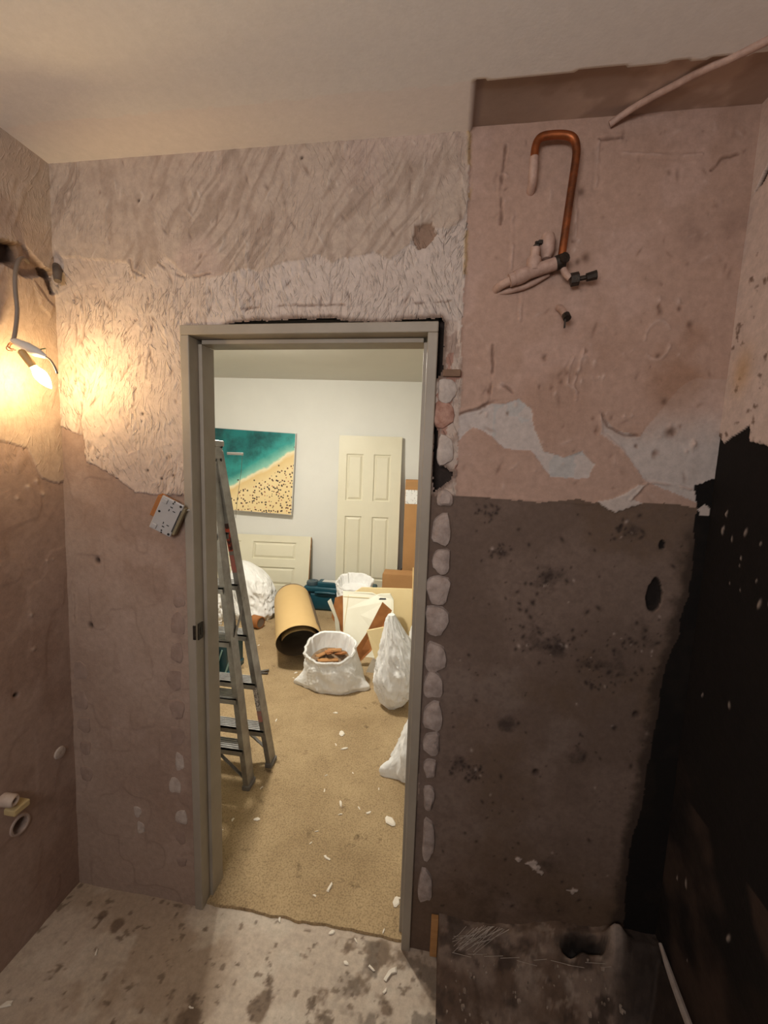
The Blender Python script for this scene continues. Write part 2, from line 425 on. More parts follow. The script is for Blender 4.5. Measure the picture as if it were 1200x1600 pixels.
LDABS = [(-0.874,1.189,0.046,0.068),(-0.881,1.098,0.055,0.082),(-0.887,0.993,0.05,0.078),(-0.9,0.892,0.059,0.082),(-0.894,0.783,0.059,0.078),(-0.895,0.68,0.059,0.078),(-0.89,0.581,0.036,0.073),(-0.911,0.484,0.05,0.064),(-0.889,0.359,0.05,0.059),(-0.894,0.277,0.041,0.059),(-0.895,0.176,0.041,0.041),(-1.068,0.352,0.03,0.046),(-1.058,0.287,0.032,0.05),(-1.273,0.884,0.059,0.073),(-1.278,0.77,0.059,0.073),(-1.271,0.674,0.055,0.064),(-1.271,0.582,0.046,0.059),(-1.273,0.477,0.055,0.064)]
L_LOW = [(-2.0,1.66),(0.871,1.687),(1.054,1.696),(1.128,1.68),(1.163,1.589),(1.228,1.566),(1.331,1.595),(1.333,-0.33),(-2.0,-0.33)]
L_GOUGE = [(0.999,2.231),(1.098,2.267),(1.144,2.282),(1.21,2.243),(1.299,2.241),(1.208,2.219),(1.137,2.193),(1.093,2.2),(0.995,2.181)]
L_CAV = [(1.03,2.247),(1.098,2.267),(1.13,2.27),(1.134,2.228),(1.102,2.21),(1.025,2.187)]
R_BLACK = [(1.313,1.85),(1.226,1.757),(1.18,1.775),(1.134,1.792),(1.131,1.752),(1.088,1.742),(1.056,1.728),(0.917,1.705),(-2.0,1.62),(-2.0,-1.0),(1.4,-1.0)]
R_SLASH = [(1.236,2.367),(1.213,2.392),(1.17,2.427),(1.183,2.401),(1.205,2.373)]
C_PATCH = [(0.029,1.097),(0.507,1.088),(0.66,1.088),(0.722,1.223),(0.022,1.243)]
CABLE_C = [(0.387,1.229),(0.428,1.201),(0.481,1.162),(0.523,1.116),(0.569,1.087),(0.611,1.052)]
CHIPS = [(-0.761,1.268,12),(-0.889,1.608,5),(-0.783,1.627,7),(-0.425,1.788,9),(-0.408,1.724,4),(-0.329,1.775,5),(-0.281,1.754,6),(-0.169,1.725,14),(-0.5,1.554,4),(-0.413,1.504,7),(-0.368,1.385,10),(-0.413,1.348,4),(-0.102,1.381,10),(-0.089,1.395,6),(-0.523,1.846,4),(-0.49,1.616,4),(-0.516,1.253,5),(-0.318,1.243,6),(-0.23,1.236,5),(-0.093,1.163,12),(-0.16,1.166,7),(-0.107,1.112,5),(-0.245,1.164,5),(-0.135,1.271,5),(-0.686,0.975,4),(-0.988,2.333,6),(-0.634,2.485,6),(-0.546,2.292,10),(-0.491,2.165,9),(-0.554,2.186,4),(-0.542,1.946,4),(-0.409,1.99,3),(-1.076,2.925,5),(-1.068,2.849,4),(-0.841,1.807,4),(-1.655,3.385,5),(-1.565,3.311,4),(-1.221,2.58,4),(-0.253,1.904,4),(-0.914,1.546,4),(-1.081,1.05,6),(-1.233,0.89,10)]
STAINS = [(-0.143,1.192,0.06),(-0.254,1.192,0.05),(-0.077,1.185,0.05),(-0.193,1.114,0.07),(-0.105,1.081,0.06),(-0.305,1.063,0.06),(0.013,1.117,0.05),(-0.472,1.034,0.03),(-0.487,1.001,0.03),(-0.669,0.956,0.05),(-0.482,1.081,0.03),(-1.077,1.128,0.03),(-1.154,1.157,0.015),(-0.984,1.255,0.012),(-1.011,1.238,0.01),(-0.291,1.019,0.06)]

# ------------------------------------------------------------------ the wall with the doorway
RES = 0.0035
def back_wall():
    xs = np.arange(-1.352, 0.742, RES); zs = np.arange(-0.035, 2.60, RES)
    X, Z = np.meshgrid(xs, zs)
    wx = X + .010 * (fbm(X, Z, 22, 4, 1) - .5) + .004 * (vn(X * 130, Z * 130, 3) - .5)
    wz = Z + .010 * (fbm(X, Z, 22, 4, 2) - .5) + .004 * (vn(X * 130, Z * 130, 4) - .5)
    big = fbm(X, Z, 2.2, 4, 10); mid = fbm(X, Z, 9, 4, 11); fine = fbm(X, Z, 60, 3, 12)
    h = .003 * (fbm(X, Z, 6, 3, 13) - .5)
    col = np.zeros(X.shape + (3,)) + np.array([160, 138, 124]) / 255
    # lower left: smooth brown-pink coat with faint trowelled ovals
    col = mixc(col, sstep(.42, .66, big), (146, 122, 108), .8)
    col = mixc(col, sstep(.5, .7, mid), (168, 146, 133), .5)
    ov = vn(X * 16, Z * 11, 15); ring = np.exp(-((ov - .55) / .03) ** 2)
    h += .0012 * sstep(.5, .6, ov) * (X < -.8); col = mixc(col, ring * (X < -.8), (128, 104, 92), .22)
    h += .0006 * (fine - .5)
    # upper left: scraped plaster coat
    S = inpoly(wx, wz, SCRAPED)
    ux = X + .05 * (fbm(X, Z, 6, 3, 18) - .5); uz = Z + .05 * (fbm(X, Z, 6, 3, 19) - .5)
    sel = fbm(X, Z, 6, 3, 20)
    a1 = streak(ux, uz, math.radians(64), 22, 170, 21); a2 = streak(ux, uz, math.radians(110), 20, 170, 22)
    a3 = streak(ux, uz, math.radians(86), 14, 190, 23); a4 = streak(ux, uz, math.radians(18), 22, 150, 24)
    w1 = sstep(.50, .56, sel); w2 = sstep(.48, .42, sel)
    sc = a1 * w1 + a2 * w2 + a3 * (1 - w1 - w2); patch = sstep(.40, .60, fbm(X, Z, 8, 3, 27))
    ridge = np.clip((sc - .64) / .3, 0, 1) * patch; groove = np.clip((.30 - sc) / .3, 0, 1) * patch
    cross = np.clip((a4 - .78) / .2, 0, 1) * (1 - patch)
    h += S * (.004 + .0022 * ridge - .0018 * groove + .0018 * cross + .0016 * (fbm(X, Z, 45, 3, 25) - .5) + .004 * (fbm(X, Z, 7, 3, 26) - .5))
    strip = S * sstep(2.06, 2.10, Z) * (X > -.78); h += strip * (.0016 * ridge + .0014 * cross); scratch = S * (.55 + .6 * patch) + .3 * strip
    col = np.where(S[..., None], np.array([194, 176, 163]) / 255, col)
    col = mixc(col, S * sstep(.45, .65, fbm(X, Z, 5, 4, 17)), (180, 160, 146), .6)
    col = mixc(col, S * groove, (156, 134, 120), .6)
    col = mixc(col, S * ridge, (206, 192, 180), .5)
    # thicker dirty coat over the head of the wall
    DI = inpoly(wx, wz + .004 * vn(X * 60, Z * 0, 28), DIRTY) & S
    h = np.where(DI, h * .5 + .0055 + .0012 * fbm(X, Z, 30, 3, 29), h)
    scratch = np.where(DI, .18 + .22 * patch, scratch)
    col = np.where(DI[..., None], np.array([182, 164, 150]) / 255, col)
    d1 = streak(ux, uz, math.radians(58), 7, 90, 30) * .45 + fbm(X, Z, 9, 5, 31) * .6
    col = mixc(col, DI * sstep(.54, .74, d1), (148, 128, 114), .5)
    d2 = streak(ux, uz, math.radians(92), 5, 55, 32) * .5 + fbm(X, Z, 14, 4, 35) * .5
    col = mixc(col, DI * sstep(.58, .74, d2), (150, 130, 116), .4)
    d3 = streak(ux, uz, math.radians(52), 5, 150, 33) * .5 + fbm(X, Z, 5, 3, 36) * .55
    col = mixc(col, DI * (X > -.8) * sstep(.58, .72, d3), (136, 118, 105), .42)
    col = mixc(col, DI * sstep(.55, .72, fbm(X, Z, 4, 3, 34)), (188, 166, 156), .5)
    col = mixc(col, (~DI) & S & (Z > 2.05) & (X > -.75), (200, 188, 182), .5)
    for t in range(260):        # flakes and nicks
        xx, zz = random.uniform(-1.3, .02), random.uniform(1.55, 2.55); s_ = random.choice((-1, 1, 1))
        if not bool(S[np.searchsorted(zs, zz) - 1, np.searchsorted(xs, xx) - 1]): continue
        stamp(X, Z, h, col, xx, zz, random.uniform(.002, .004), random.uniform(.006, .022), s_ * .0028, (112, 90, 78) if s_ < 0 else (208, 194, 182), .55, random.uniform(-.8, .8))
    for pl in LCRACKS:
        d = linedist(wx, wz, pl, .03)
        k = np.exp(-(d / .0028) ** 2) * sstep(.35, .55, fbm(X, Z, 30, 2, 39)); h -= .0035 * k; col = mixc(col, k, (104, 82, 70), .55)
        h += .0014 * np.exp(-((d - .006) / .004) ** 2)
    for (x, z) in DROPS:
        k = np.exp(-(((X - x) ** 2 + (Z - z) ** 2) / .004 ** 2)); col = mixc(col, k, (48, 36, 30)); h -= .004 * k
    k = inpoly(wx, wz, [(-.115, 2.335), (-.07, 2.342), (-.055, 2.31), (-.075, 2.28), (-.105, 2.27), (-.12, 2.30)])
    h -= .007 * k; col = mixc(col, k, (132, 104, 86), .8)          # knocked-out dent
    # right: pink paint
    PK = inpoly(wx, wz, PINK)
    pb = fbm(X, Z, 3.2, 4, 40)
    pc = np.zeros_like(col) + np.array([174, 145, 130]) / 255
    pc = mixc(pc, sstep(.45, .7, pb), (164, 134, 118), .8)
    pc = mixc(pc, sstep(.55, .75, fbm(X, Z, 7, 4, 41)), (188, 160, 148), .5)
    stain = np.exp(-(((X - .60) / .11) ** 2 + ((Z - 1.98) / .16) ** 2)) * fbm(X, Z, 9, 4, 42)
    pc = mixc(pc, sstep(.25, .6, stain), (150, 116, 96), .7)
    pc = mixc(pc, np.exp(-(((X - .66) / .10) ** 2 + ((Z - 2.28) / .05) ** 2)) * sstep(.4, .6, mid), (140, 114, 102), .7)
    col = np.where(PK[..., None], pc, col); h = np.where(PK, .0020 * (fbm(X, Z, 5, 3, 43) - .5) + .0005 * (fine - .5), h)
    nx = X + .008 * (fbm(X, Z, 30, 3, 44) - .5); nz = Z + .008 * (fbm(X, Z, 30, 3, 45) - .5)
    for g in (GREY1, GREY2):
        k = inpoly(nx, nz, g); col = mixc(col, k * (1 - (g is GREY2) * .8 * sstep(1.73, 1.88, Z + .1 * (mid - .5))), (186, 174, 168)); h -= .0022 * k * (1 - (g is GREY2) * sstep(1.74, 1.80, Z))
    k = inpoly(wx, wz, GREY1) & (fbm(X, Z, 12, 3, 46) > .52) & (X > .13); col = mixc(col, k, (172, 170, 168), .7)
    for i, pl in enumerate(CRACKS):
        d = linedist(wx, nz, pl, .03); s = -1 if i % 3 == 0 else 1
        k = np.exp(-(d / .0032) ** 2) * sstep(.28, .45, fbm(X, Z, 24, 2, 49)); h += s * .0042 * k; col = mixc(col, k, (104, 78, 66) if s < 0 else (186, 160, 148), .7)
        h -= s * .0012 * np.exp(-((d - .007) / .004) ** 2)
    k = inpoly(nx, nz, PEEL); col = mixc(col, k, (186, 172, 164)); h += .004 * k
    for (x, z, r, n) in [(.34, 2.24, .05, 5), (.38, 1.97, .06, 8), (.14, 1.86, .05, 6), (.45, 1.83, .05, 6), (.62, 1.75, .05, 8), (.56, 2.13, .04, 5), (.30, 1.93, .05, 6)]:
        for t in range(n):
            xx, zz = x + random.uniform(-r, r), z + random.uniform(-r, r); q = random.uniform(.003, .007)
            k = np.exp(-(((wx - xx) / q) ** 2 + ((wz - zz) / (q * 1.5)) ** 2)); s = random.choice((-1, 1))
            h += s * .004 * k; col = mixc(col, k, (120, 92, 78) if s < 0 else (200, 176, 164), .7)
    for t in range(150):
        xx, zz = random.uniform(.05, .71), random.uniform(1.60, 2.54); s_ = random.choice((-1, 1)); q = random.uniform(.0016, .005)
        stamp(X, Z, h, col, xx, zz, q, q * random.uniform(1, 4), s_ * .0018, (118, 92, 80) if s_ < 0 else (188, 164, 152), random.uniform(.2, .6), random.uniform(-1.2, 1.2))
    for (xx, zz, q) in [(.345, 2.235, .010), (.325, 2.225, .006), (.55, 1.98, .006), (.62, 2.06, .007), (.59, 2.10, .005), (.58, 1.86, .008), (.52, 1.74, .004), (.60, 1.78, .010), (.32, 2.40, .008)]:
        stamp(X, Z, h, col, xx, zz, q, q * 1.2, -.003, (96, 72, 60), .7)
    ring = np.abs(np.hypot((X - .545) / .032, (Z - 2.02) / .05) - 1); k = np.exp(-(ring / .10) ** 2) * (fbm(X, Z, 30, 2, 38) > .45); h += .003 * k; col = mixc(col, k, (188, 164, 152), .5)
    # plaster edge where the scraped coat ends
    d = linedist(wx, Z, [(.020, 2.56), (.024, 2.478), (.030, 2.216), (.027, 2.08), (.029, 1.832), (.035, 1.586)], .03)
    k = np.exp(-(d / .004) ** 2) * (fbm(X, Z, 12, 2, 47) > .42); h += .003 * k
    col = mixc(col, np.exp(-(d / .005) ** 2) * (Z > 2.20) * (fbm(X, Z, 14, 2, 48) > .40), (176, 146, 104), .8)
    # masonry strip beside the frame
    ST = (wx > -.06) & (wx < .034 - .02 * sstep(1.9, 2.1, Z)) & (wz < 2.08)
    STu = ST & (wz > 1.585)
    rough = fbm(X, Z, 28, 4, 50)
    h = np.where(STu, .002 + .012 * (rough - .5), h); col = np.where(STu[..., None], np.array([186, 168, 156]) / 255, col)
    col = mixc(col, STu * sstep(.55, .65, rough), (140, 116, 104), .5); col = mixc(col, STu * (fbm(X, Z, 30, 2, 51) > .66), (150, 100, 84), .6)
    # lower right: dark mould-stained coat
    DK = inpoly(wx, wz, DARK)
    db = fbm(X, Z, 3.0, 5, 60)
    dc = np.zeros_like(col) + np.array([116, 98, 88]) / 255
    dc = mixc(dc, sstep(.42, .62, db), (102, 85, 75), .9); dc = mixc(dc, sstep(.55, .72, fbm(X, Z, 6, 5, 61)), (124, 108, 99), .6)
    dc = mixc(dc, sstep(.50, .72, fbm(X, Z, 4, 4, 62)), (96, 77, 62), .6)
    mold = np.zeros_like(X)
    for (x, z, r) in MOLD: mold = np.maximum(mold, np.exp(-(((X - x) ** 2 + (Z - z) ** 2) / (r * .9) ** 2)))
    sp = fbm(X, Z, 22, 5, 63, .62); dc = mixc(dc, sstep(.50, .80, mold * .34 + sp * .66), (58, 47, 42), .75)
    dc = mixc(dc, sstep(.50, .70, fbm(X, Z, 70, 3, 64)), (100, 84, 76), .35)
    dc = mixc(dc, sstep(.52, .28, Z) * sstep(.3, .6, db + .1), (96, 76, 60), .6)
    col = np.where(DK[..., None], dc, col); h = np.where(DK, -.001 + .0016 * (fbm(X, Z, 9, 4, 66) - .5) + .0006 * (fine - .5), h)
    for t in range(420):
        if t < 260:
            mx, mz, mr = MOLD[t % 11]; xx, zz = random.gauss(mx, mr * .55), random.gauss(mz, mr * .5)
        else: xx, zz = random.uniform(.05, .70), random.uniform(.15, 1.57)
        if not (.05 < xx < .70 and .15 < zz < 1.56): continue
        q = random.choice((.0018, .0022, .003, .0045))
        stamp(X, Z, h, col, xx, zz, q, q * random.uniform(1, 2), -.0008, (48, 38, 34) if random.random() < .9 else (176, 160, 150), .75, random.uniform(-1, 1))
    for (x, z, s) in [(.345, .40, .02), (.36, .39, .014), (.30, .41, .012), (.47, .33, .014), (.37, .375, .010)]:
        k = inpoly(wx * 1.0 + .012 * (vn(X * 90, Z * 90, 67) - .5), wz, [(x - s, z), (x, z + s * .8), (x + s, z + .2 * s), (x + .2 * s, z - s)])
        col = mixc(col, k, (176, 160, 150)); h += .003 * k
    k = np.exp(-((Z - (1.583 - .02 * X)) / .004) ** 2) * (X > .035) * (X < .44); h += .003 * k * vn(X * 90, Z * 90, 68)
    # black tar-like area in the corner
    BK = inpoly(X + .03 * (fbm(X, Z, 9, 4, 70) - .5), wz, BLACK)
    col = np.where(BK[..., None], np.array([17, 13, 11]) / 255, col)
    edge = linedist(X + .03 * (fbm(X, Z, 9, 4, 70) - .5), wz, BLACK[4:], .15)
    col = mixc(col, (~BK) * (X > .35) * sstep(1.56, 1.44, Z + .08 * (mid - .5)) * sstep(.50, .85, np.exp(-edge / .05) * .75 + .42 * fbm(X, Z, 26, 5, 71, .65)), (52, 41, 34), .8)
    col = mixc(col, BK * sstep(.55, .75, fbm(X, Z, 14, 4, 72)), (28, 21, 17), .7)
    k = inpoly(wx, wz, WHITEBIT); col = mixc(col, k, (190, 176, 168))
    # holes
    for (c, r, b) in (OVAL, OVAL2):
        rx, rz = abs(r[0] - c[0]), abs(b[1] - c[1])
        q = np.sqrt(((X + .8 * (wx - X) - c[0]) / rx) ** 2 + ((Z + .8 * (wz - Z) - c[1]) / rz) ** 2)
        k = sstep(1.12, .8, q); h -= .012 * k; col = mixc(col, sstep(1.15, .95, q), (30, 24, 21))
    for (x, z) in [(-1.222, 1.06), (.60, .95), (.33, .72), (-1.18, 1.30)]:
        k = np.exp(-(((X - x) / .008) ** 2 + ((Z - z) / .010) ** 2)); h -= .012 * k; col = mixc(col, k, (60, 46, 40), .9)
    # the opening for the door frame and the gaps knocked out around it
    HOLE = ((X > -.826) & (X < -.046) & (Z < 2.066) & (Z > -.05)) | inpoly(wx, wz, GAPTOP) | inpoly(wx, wz, GAPSIDE)
    edge = linedist(wx, wz, GAPTOP + GAPTOP[:1], .02); col = mixc(col, np.exp(-(edge / .008) ** 2), (92, 72, 60), .7)
    edge = linedist(wx, wz, GAPSIDE + GAPSIDE[:1], .02); col = mixc(col, np.exp(-(edge / .008) ** 2), (96, 76, 66), .6)
    keep = ~(HOLE[:-1, :-1] & HOLE[1:, 1:] & HOLE[:-1, 1:] & HOLE[1:, :-1])
    P = np.stack([X, D - h, Z], -1)
    w = grid_obj('wall_back', P, col, M_WALL, keep, scratch=scratch)
    return tag(w, 'scraped plaster wall around the doorway, pink and mould-dark on its right', kind='structure')
wall_back = back_wall()

# body of that wall behind the plaster skin, with the doorway through it
b = MB()
Y0, Y1 = D + .045, D2
b.box(((-1.36 - .845) / 2, (Y0 + Y1) / 2, 1.28), (.515, Y1 - Y0, 2.60))
b.box(((-.036 + .80) / 2, (Y0 + Y1) / 2, 1.28), (.836, Y1 - Y0, 2.60))
b.box(((-.85 + .05) / 2, (Y0 + Y1) / 2, 2.35), (.92, Y1 - Y0, .46))
b.build('masonry_core', M_CORE, wall_back)  # near-black colour puts the shade inside the frame gaps into the masonry
b = MB()
b.box(((-3.45 - .835) / 2, D2 + .008, 1.28), (2.615, .016, 2.60)); b.box(((-.04 + 1.2) / 2, D2 + .008, 1.28), (1.24, .016, 2.60))
b.box((-.43, D2 + .008, 2.33), (.83, .016, .51))
b.build('far_room_plaster', M_WHITEWALL, wall_back)

# dabs of plaster left along both edges of the frame, the bare brick and the timber wedge
def dab(x, z, w, hh, m, name, proud, seed):
    r = random.Random(seed); n = 16; P = []
    for ring, (k, y) in enumerate(((1.0, .002), (.92, -proud * .6), (.6, -proud), (.2, -proud * .9))):
        row = []
        for j in range(n):
            a = 2 * math.pi * j / n
            rr = k * (1 + .10 * math.sin(3 * a + seed) + .05 * math.sin(5 * a + 2 * seed))
            c, s = math.cos(a), math.sin(a)
            row.append((x + w / 2 * rr * math.copysign(abs(c) ** .75, c), D + y + r.uniform(-.0012, .0012), z + hh / 2 * rr * math.copysign(abs(s) ** .75, s)))
        P.append(row)
    b = MB(); b.surf(np.array(P), True, False, True)
    return b.build(name, m, wall_back, smooth=True)
for i, (x, z, w, hh) in enumerate(RDABS): dab(x + .002, z, w, hh, M_DAB if i > 1 else M_PLASTER, 'plaster_dab', .013, i + 1)
for i, (x, z, w, hh) in enumerate(LDABS): dab(x, z, w, hh, M_LDABW if i in (6, 7, 8, 11, 12) else M_LDAB, 'plaster_dab', .005 if i in (7, 8) else .0035, i + 40)
tag(dab(BRICK[0], BRICK[1], .060, .080, M_BRICKM, 'brick', .010, 77), 'bare red brick end showing beside the frame')
b = MB(); b.box((.006, D - .006, 1.932), (.05, .02, .020), bevel=.003); tag(b.build('timber_wedge', M_DULLWOOD, wall_back), 'small brown timber wedge')

# ------------------------------------------------------------------ side walls, ceiling, floor of the stripped room
def left_wall():
    ys = np.concatenate([np.arange(YB, .55, .03), np.arange(.55, D + .012, .0045)]); zs = np.arange(-.03, 2.60, .0045)
    Y, Z = np.meshgrid(ys, zs)
    wy = Y + .012 * (fbm(Y, Z, 20, 4, 101) - .5); wz = Z + .012 * (fbm(Y, Z, 20, 4, 102) - .5)
    h = .003 * (fbm(Y, Z, 6, 3, 103) - .5) + .001 * (fbm(Y, Z, 50, 3, 104) - .5)
    col = np.zeros(Y.shape + (3,)) + np.array([190, 172, 156]) / 255
    col = mixc(col, sstep(.45, .65, fbm(Y, Z, 4, 4, 105)), (172, 150, 134), .7)
    rg = np.clip((streak(Y, Z, math.radians(70), 12, 90, 106) - .62) / .3, 0, 1)
    h += .002 * rg * (Z > 1.6)
    L = inpoly(wy, wz, L_LOW) | (wz < 1.2)
    col = np.where(L[..., None], np.array([160, 136, 123]) / 255, col)
    col = mixc(col, L * sstep(.45, .65, fbm(Y, Z, 5, 4, 107)), (146, 120, 106), .7); h = h - .003 * L
    ov = vn(Y * 15, Z * 10, 109); h += L * .0012 * sstep(.5, .6, ov)
    for i in range(14):
        y, z = random.uniform(.95, 1.2), random.uniform(1.0, 1.7); q = random.uniform(.003, .008)
        k = np.exp(-(((wy - y) / q) ** 2 + ((wz - z) / q) ** 2)); h += .003 * k; col = mixc(col, k, (206, 190, 176), .6)
    G = inpoly(wy, wz, L_GOUGE); h -= .012 * G; col = mixc(col, G, (120, 96, 80), .8)
    Cv = inpoly(wy, wz, L_CAV); h -= .03 * Cv; col = mixc(col, Cv, (52, 38, 30), .9)
    k = inpoly(wy, wz, [(1.19, 2.235), (1.235, 2.25), (1.245, 2.19), (1.225, 2.17)]); h -= .02 * k; col = mixc(col, k, (96, 82, 72), .7)
    k = inpoly(wy, wz, [(1.17, 2.19), (1.21, 2.15), (1.235, 2.13), (1.22, 2.10), (1.19, 2.12)]); h += .004 * k
    for (y, z) in [(1.05, .90)]:
        k = np.exp(-(((Y - y) / .006) ** 2 + ((Z - z) / .006) ** 2)); h -= .012 * k; col = mixc(col, k, (40, 30, 26))
    x0 = XL + .032 - .025 * (2.56 - Z)         # the wall leans a little
    hole = ((Y - 1.036) / .024) ** 2 + ((Z - .454) / .030) ** 2 < 1
    keep = ~(hole[:-1, :-1] & hole[1:, 1:])
    P = np.stack([x0 + h, Y, Z], -1)
    w = grid_obj('wall_left', P, col, M_WALLX, keep, flip=True, scratch=(Z > 1.6) * .22)
    return tag(w, 'bare plaster left wall behind the hanging bulb', kind='structure')
wall_left = left_wall()
b = MB()
b.lathe([(.022, .004), (.020, .010), (.012, .012), (.004, .012)], axis_frame((-1.323, 1.185, .60), (-1.30, 1.185, .60)), 14)
b.build('plaster_dab', M_LDABW, wall_left, smooth=True)

def right_wall():
    ys = np.concatenate([np.arange(YB, .5, .03), np.arange(.5, .95, .006), np.arange(.95, D + .012, .0028)]); zs = np.arange(-.06, 2.60, .0035)
    Y, Z = np.meshgrid(ys, zs)
    wy = Y + .014 * (fbm(Y, Z, 18, 4, 121) - .5); wz = Z + .014 * (fbm(Y, Z, 18, 4, 122) - .5)
    h = .004 * (fbm(Y, Z, 6, 3, 123) - .5) + .001 * (fbm(Y, Z, 50, 3, 124) - .5)
    col = np.zeros(Y.shape + (3,)) + np.array([208, 188, 178]) / 255
    col = mixc(col, (Z > 2.22) * sstep(.40, .6, fbm(Y, Z, 3, 3, 125) + (Z - 2.3) * .5), (186, 160, 148), .9)
    col = mixc(col, sstep(.66, .78, fbm(Y, Z, 40, 4, 126)) * (Z < 2.25), (110, 88, 76), .8)
    col = mixc(col, np.exp(-(((Y - 1.19) / .03) ** 2 + ((Z - 1.93) / .05) ** 2)), (196, 156, 112), .6)
    S = inpoly(wy, Z, R_SLASH); col = mixc(col, S, (60, 44, 34)); h -= .008 * S
    B = inpoly(wy, wz, R_BLACK); h = np.where(B, h - .004, h)
    bc = np.zeros_like(col) + np.array([24, 19, 17]) / 255
    bc = mixc(bc, sstep(.5, .7, fbm(Y, Z, 5, 5, 127)) * (Z < 1.0), (38, 28, 23), .8)
    bc = mixc(bc, sstep(.48, .68, streak(Y, Z, math.radians(60), 3, 12, 131) * .5 + fbm(Y, Z, 8, 4, 128) * .5) * (Z < .75), (70, 54, 45), .75)
    col = np.where(B[..., None], bc, col)
    for t in range(70):
        yy, zz = random.uniform(.55, 1.2), (random.gauss(1.50, .06) if t < 40 else random.uniform(.3, 1.6)); q = random.choice((.0022, .003, .005))
        stamp(Y, Z, h, col, yy, zz, q, q * random.uniform(1, 3), .002, (176, 162, 152), .8, random.uniform(-.4, .4), 2)
    P = np.stack([XR - h, Y, Z], -1)
    w = grid_obj('wall_right', P, col, M_WALLR)
    return tag(w, 'right wall, pale plaster above a ragged line and black below', kind='structure')
wall_right = right_wall()

def near_ceiling():
    xs = np.arange(-1.34, .745, .008); ys = np.concatenate([np.arange(YB, .5, .04), np.arange(.5, D + .012, .006)])
    X, Y = np.meshgrid(xs, ys)
    wx = X + .006 * (fbm(X, Y, 20, 3, 141) - .5); wy = Y + .006 * (fbm(X, Y, 24, 3, 142) - .5)
    Cp = (wx > .027) & (wy > 1.094)
    col = np.zeros(X.shape + (3,)) + np.array([232, 228, 223]) / 255
    col = mixc(col, (wy > 1.094), (232, 224, 218))
    c2 = np.zeros_like(col) + np.array([190, 166, 152]) / 255
    c2 = mixc(c2, sstep(.5, .65, fbm(X, Y, 9, 4, 143)), (160, 136, 122), .8)
    c2 = mixc(c2, sstep(.36, .10, X), (136, 117, 106), .7)  # shadow beside the ceiling step painted into the strip, fading to the right
    col = np.where(Cp[..., None], c2, col)
    h = .0015 * (fbm(X, Y, 5, 3, 144) - .5) + Cp * (.014 + .004 * (fbm(X, Y, 14, 3, 145) - .5))
    P = np.stack([X, Y, H + h], -1)
    w = grid_obj('ceiling', P, col, M_CEIL, flip=True)
    return tag(w, 'pale grey ceiling with an unpainted strip along the right of the far edge, shadow painted at its left end', kind='structure')
near_ceiling()

def near_floor():
    xs = np.arange(-1.36, .06, .005); ys = np.concatenate([np.arange(YB, .6, .04), np.arange(.6, D2 + .004, .005)])
    X, Y = np.meshgrid(xs, ys)
    h = .003 * (fbm(X, Y, 6, 4, 161) - .5) + .002 * (fbm(X, Y, 40, 3, 162) - .5)
    col = np.zeros(X.shape + (3,)) + np.array([186, 170, 153]) / 255
    col = mixc(col, sstep(.42, .62, fbm(X, Y, 4, 5, 163)), (160, 140, 120), .8)
    col = mixc(col, sstep(.5, .7, fbm(X, Y, 12, 4, 164)), (202, 190, 174), .5)
    st = np.zeros_like(X)
    for (x, y, r) in STAINS: st = np.maximum(st, np.exp(-(((X - x) ** 2 + (Y - y) ** 2) / (r * .8) ** 2)))
    k = sstep(.54, .66, st * .22 + fbm(X, Y, 13, 5, 165, .6) * .82)
    col = mixc(col, k * sstep(.02, .3, st), (108, 90, 74), .8)
    k = sstep(.60, .68, st * .12 + fbm(X, Y, 30, 5, 168, .6) * .85); col = mixc(col, k * (X > -.9), (92, 77, 64), .7)
    col = mixc(col, sstep(-.35, -.1, X) * sstep(.52, .6, fbm(X, Y, 18, 4, 167)) * (Y < D), (116, 104, 92), .7)
    col = mixc(col, sstep(.70, .78, fbm(X, Y, 34, 3, 166)), (96, 80, 66), .6)
    P = np.stack([X, Y, h], -1)
    w = grid_obj('floor', P, col, M_CONC)
    b = MB(); b.box((.055, (YB + D2) / 2, -.03), (.010, D2 - YB, .056)); b.build('slab_edge', M_CORE, w)
    return tag(w, 'worn concrete floor with dark stains in front of the doorway', kind='structure')
floor = near_floor()

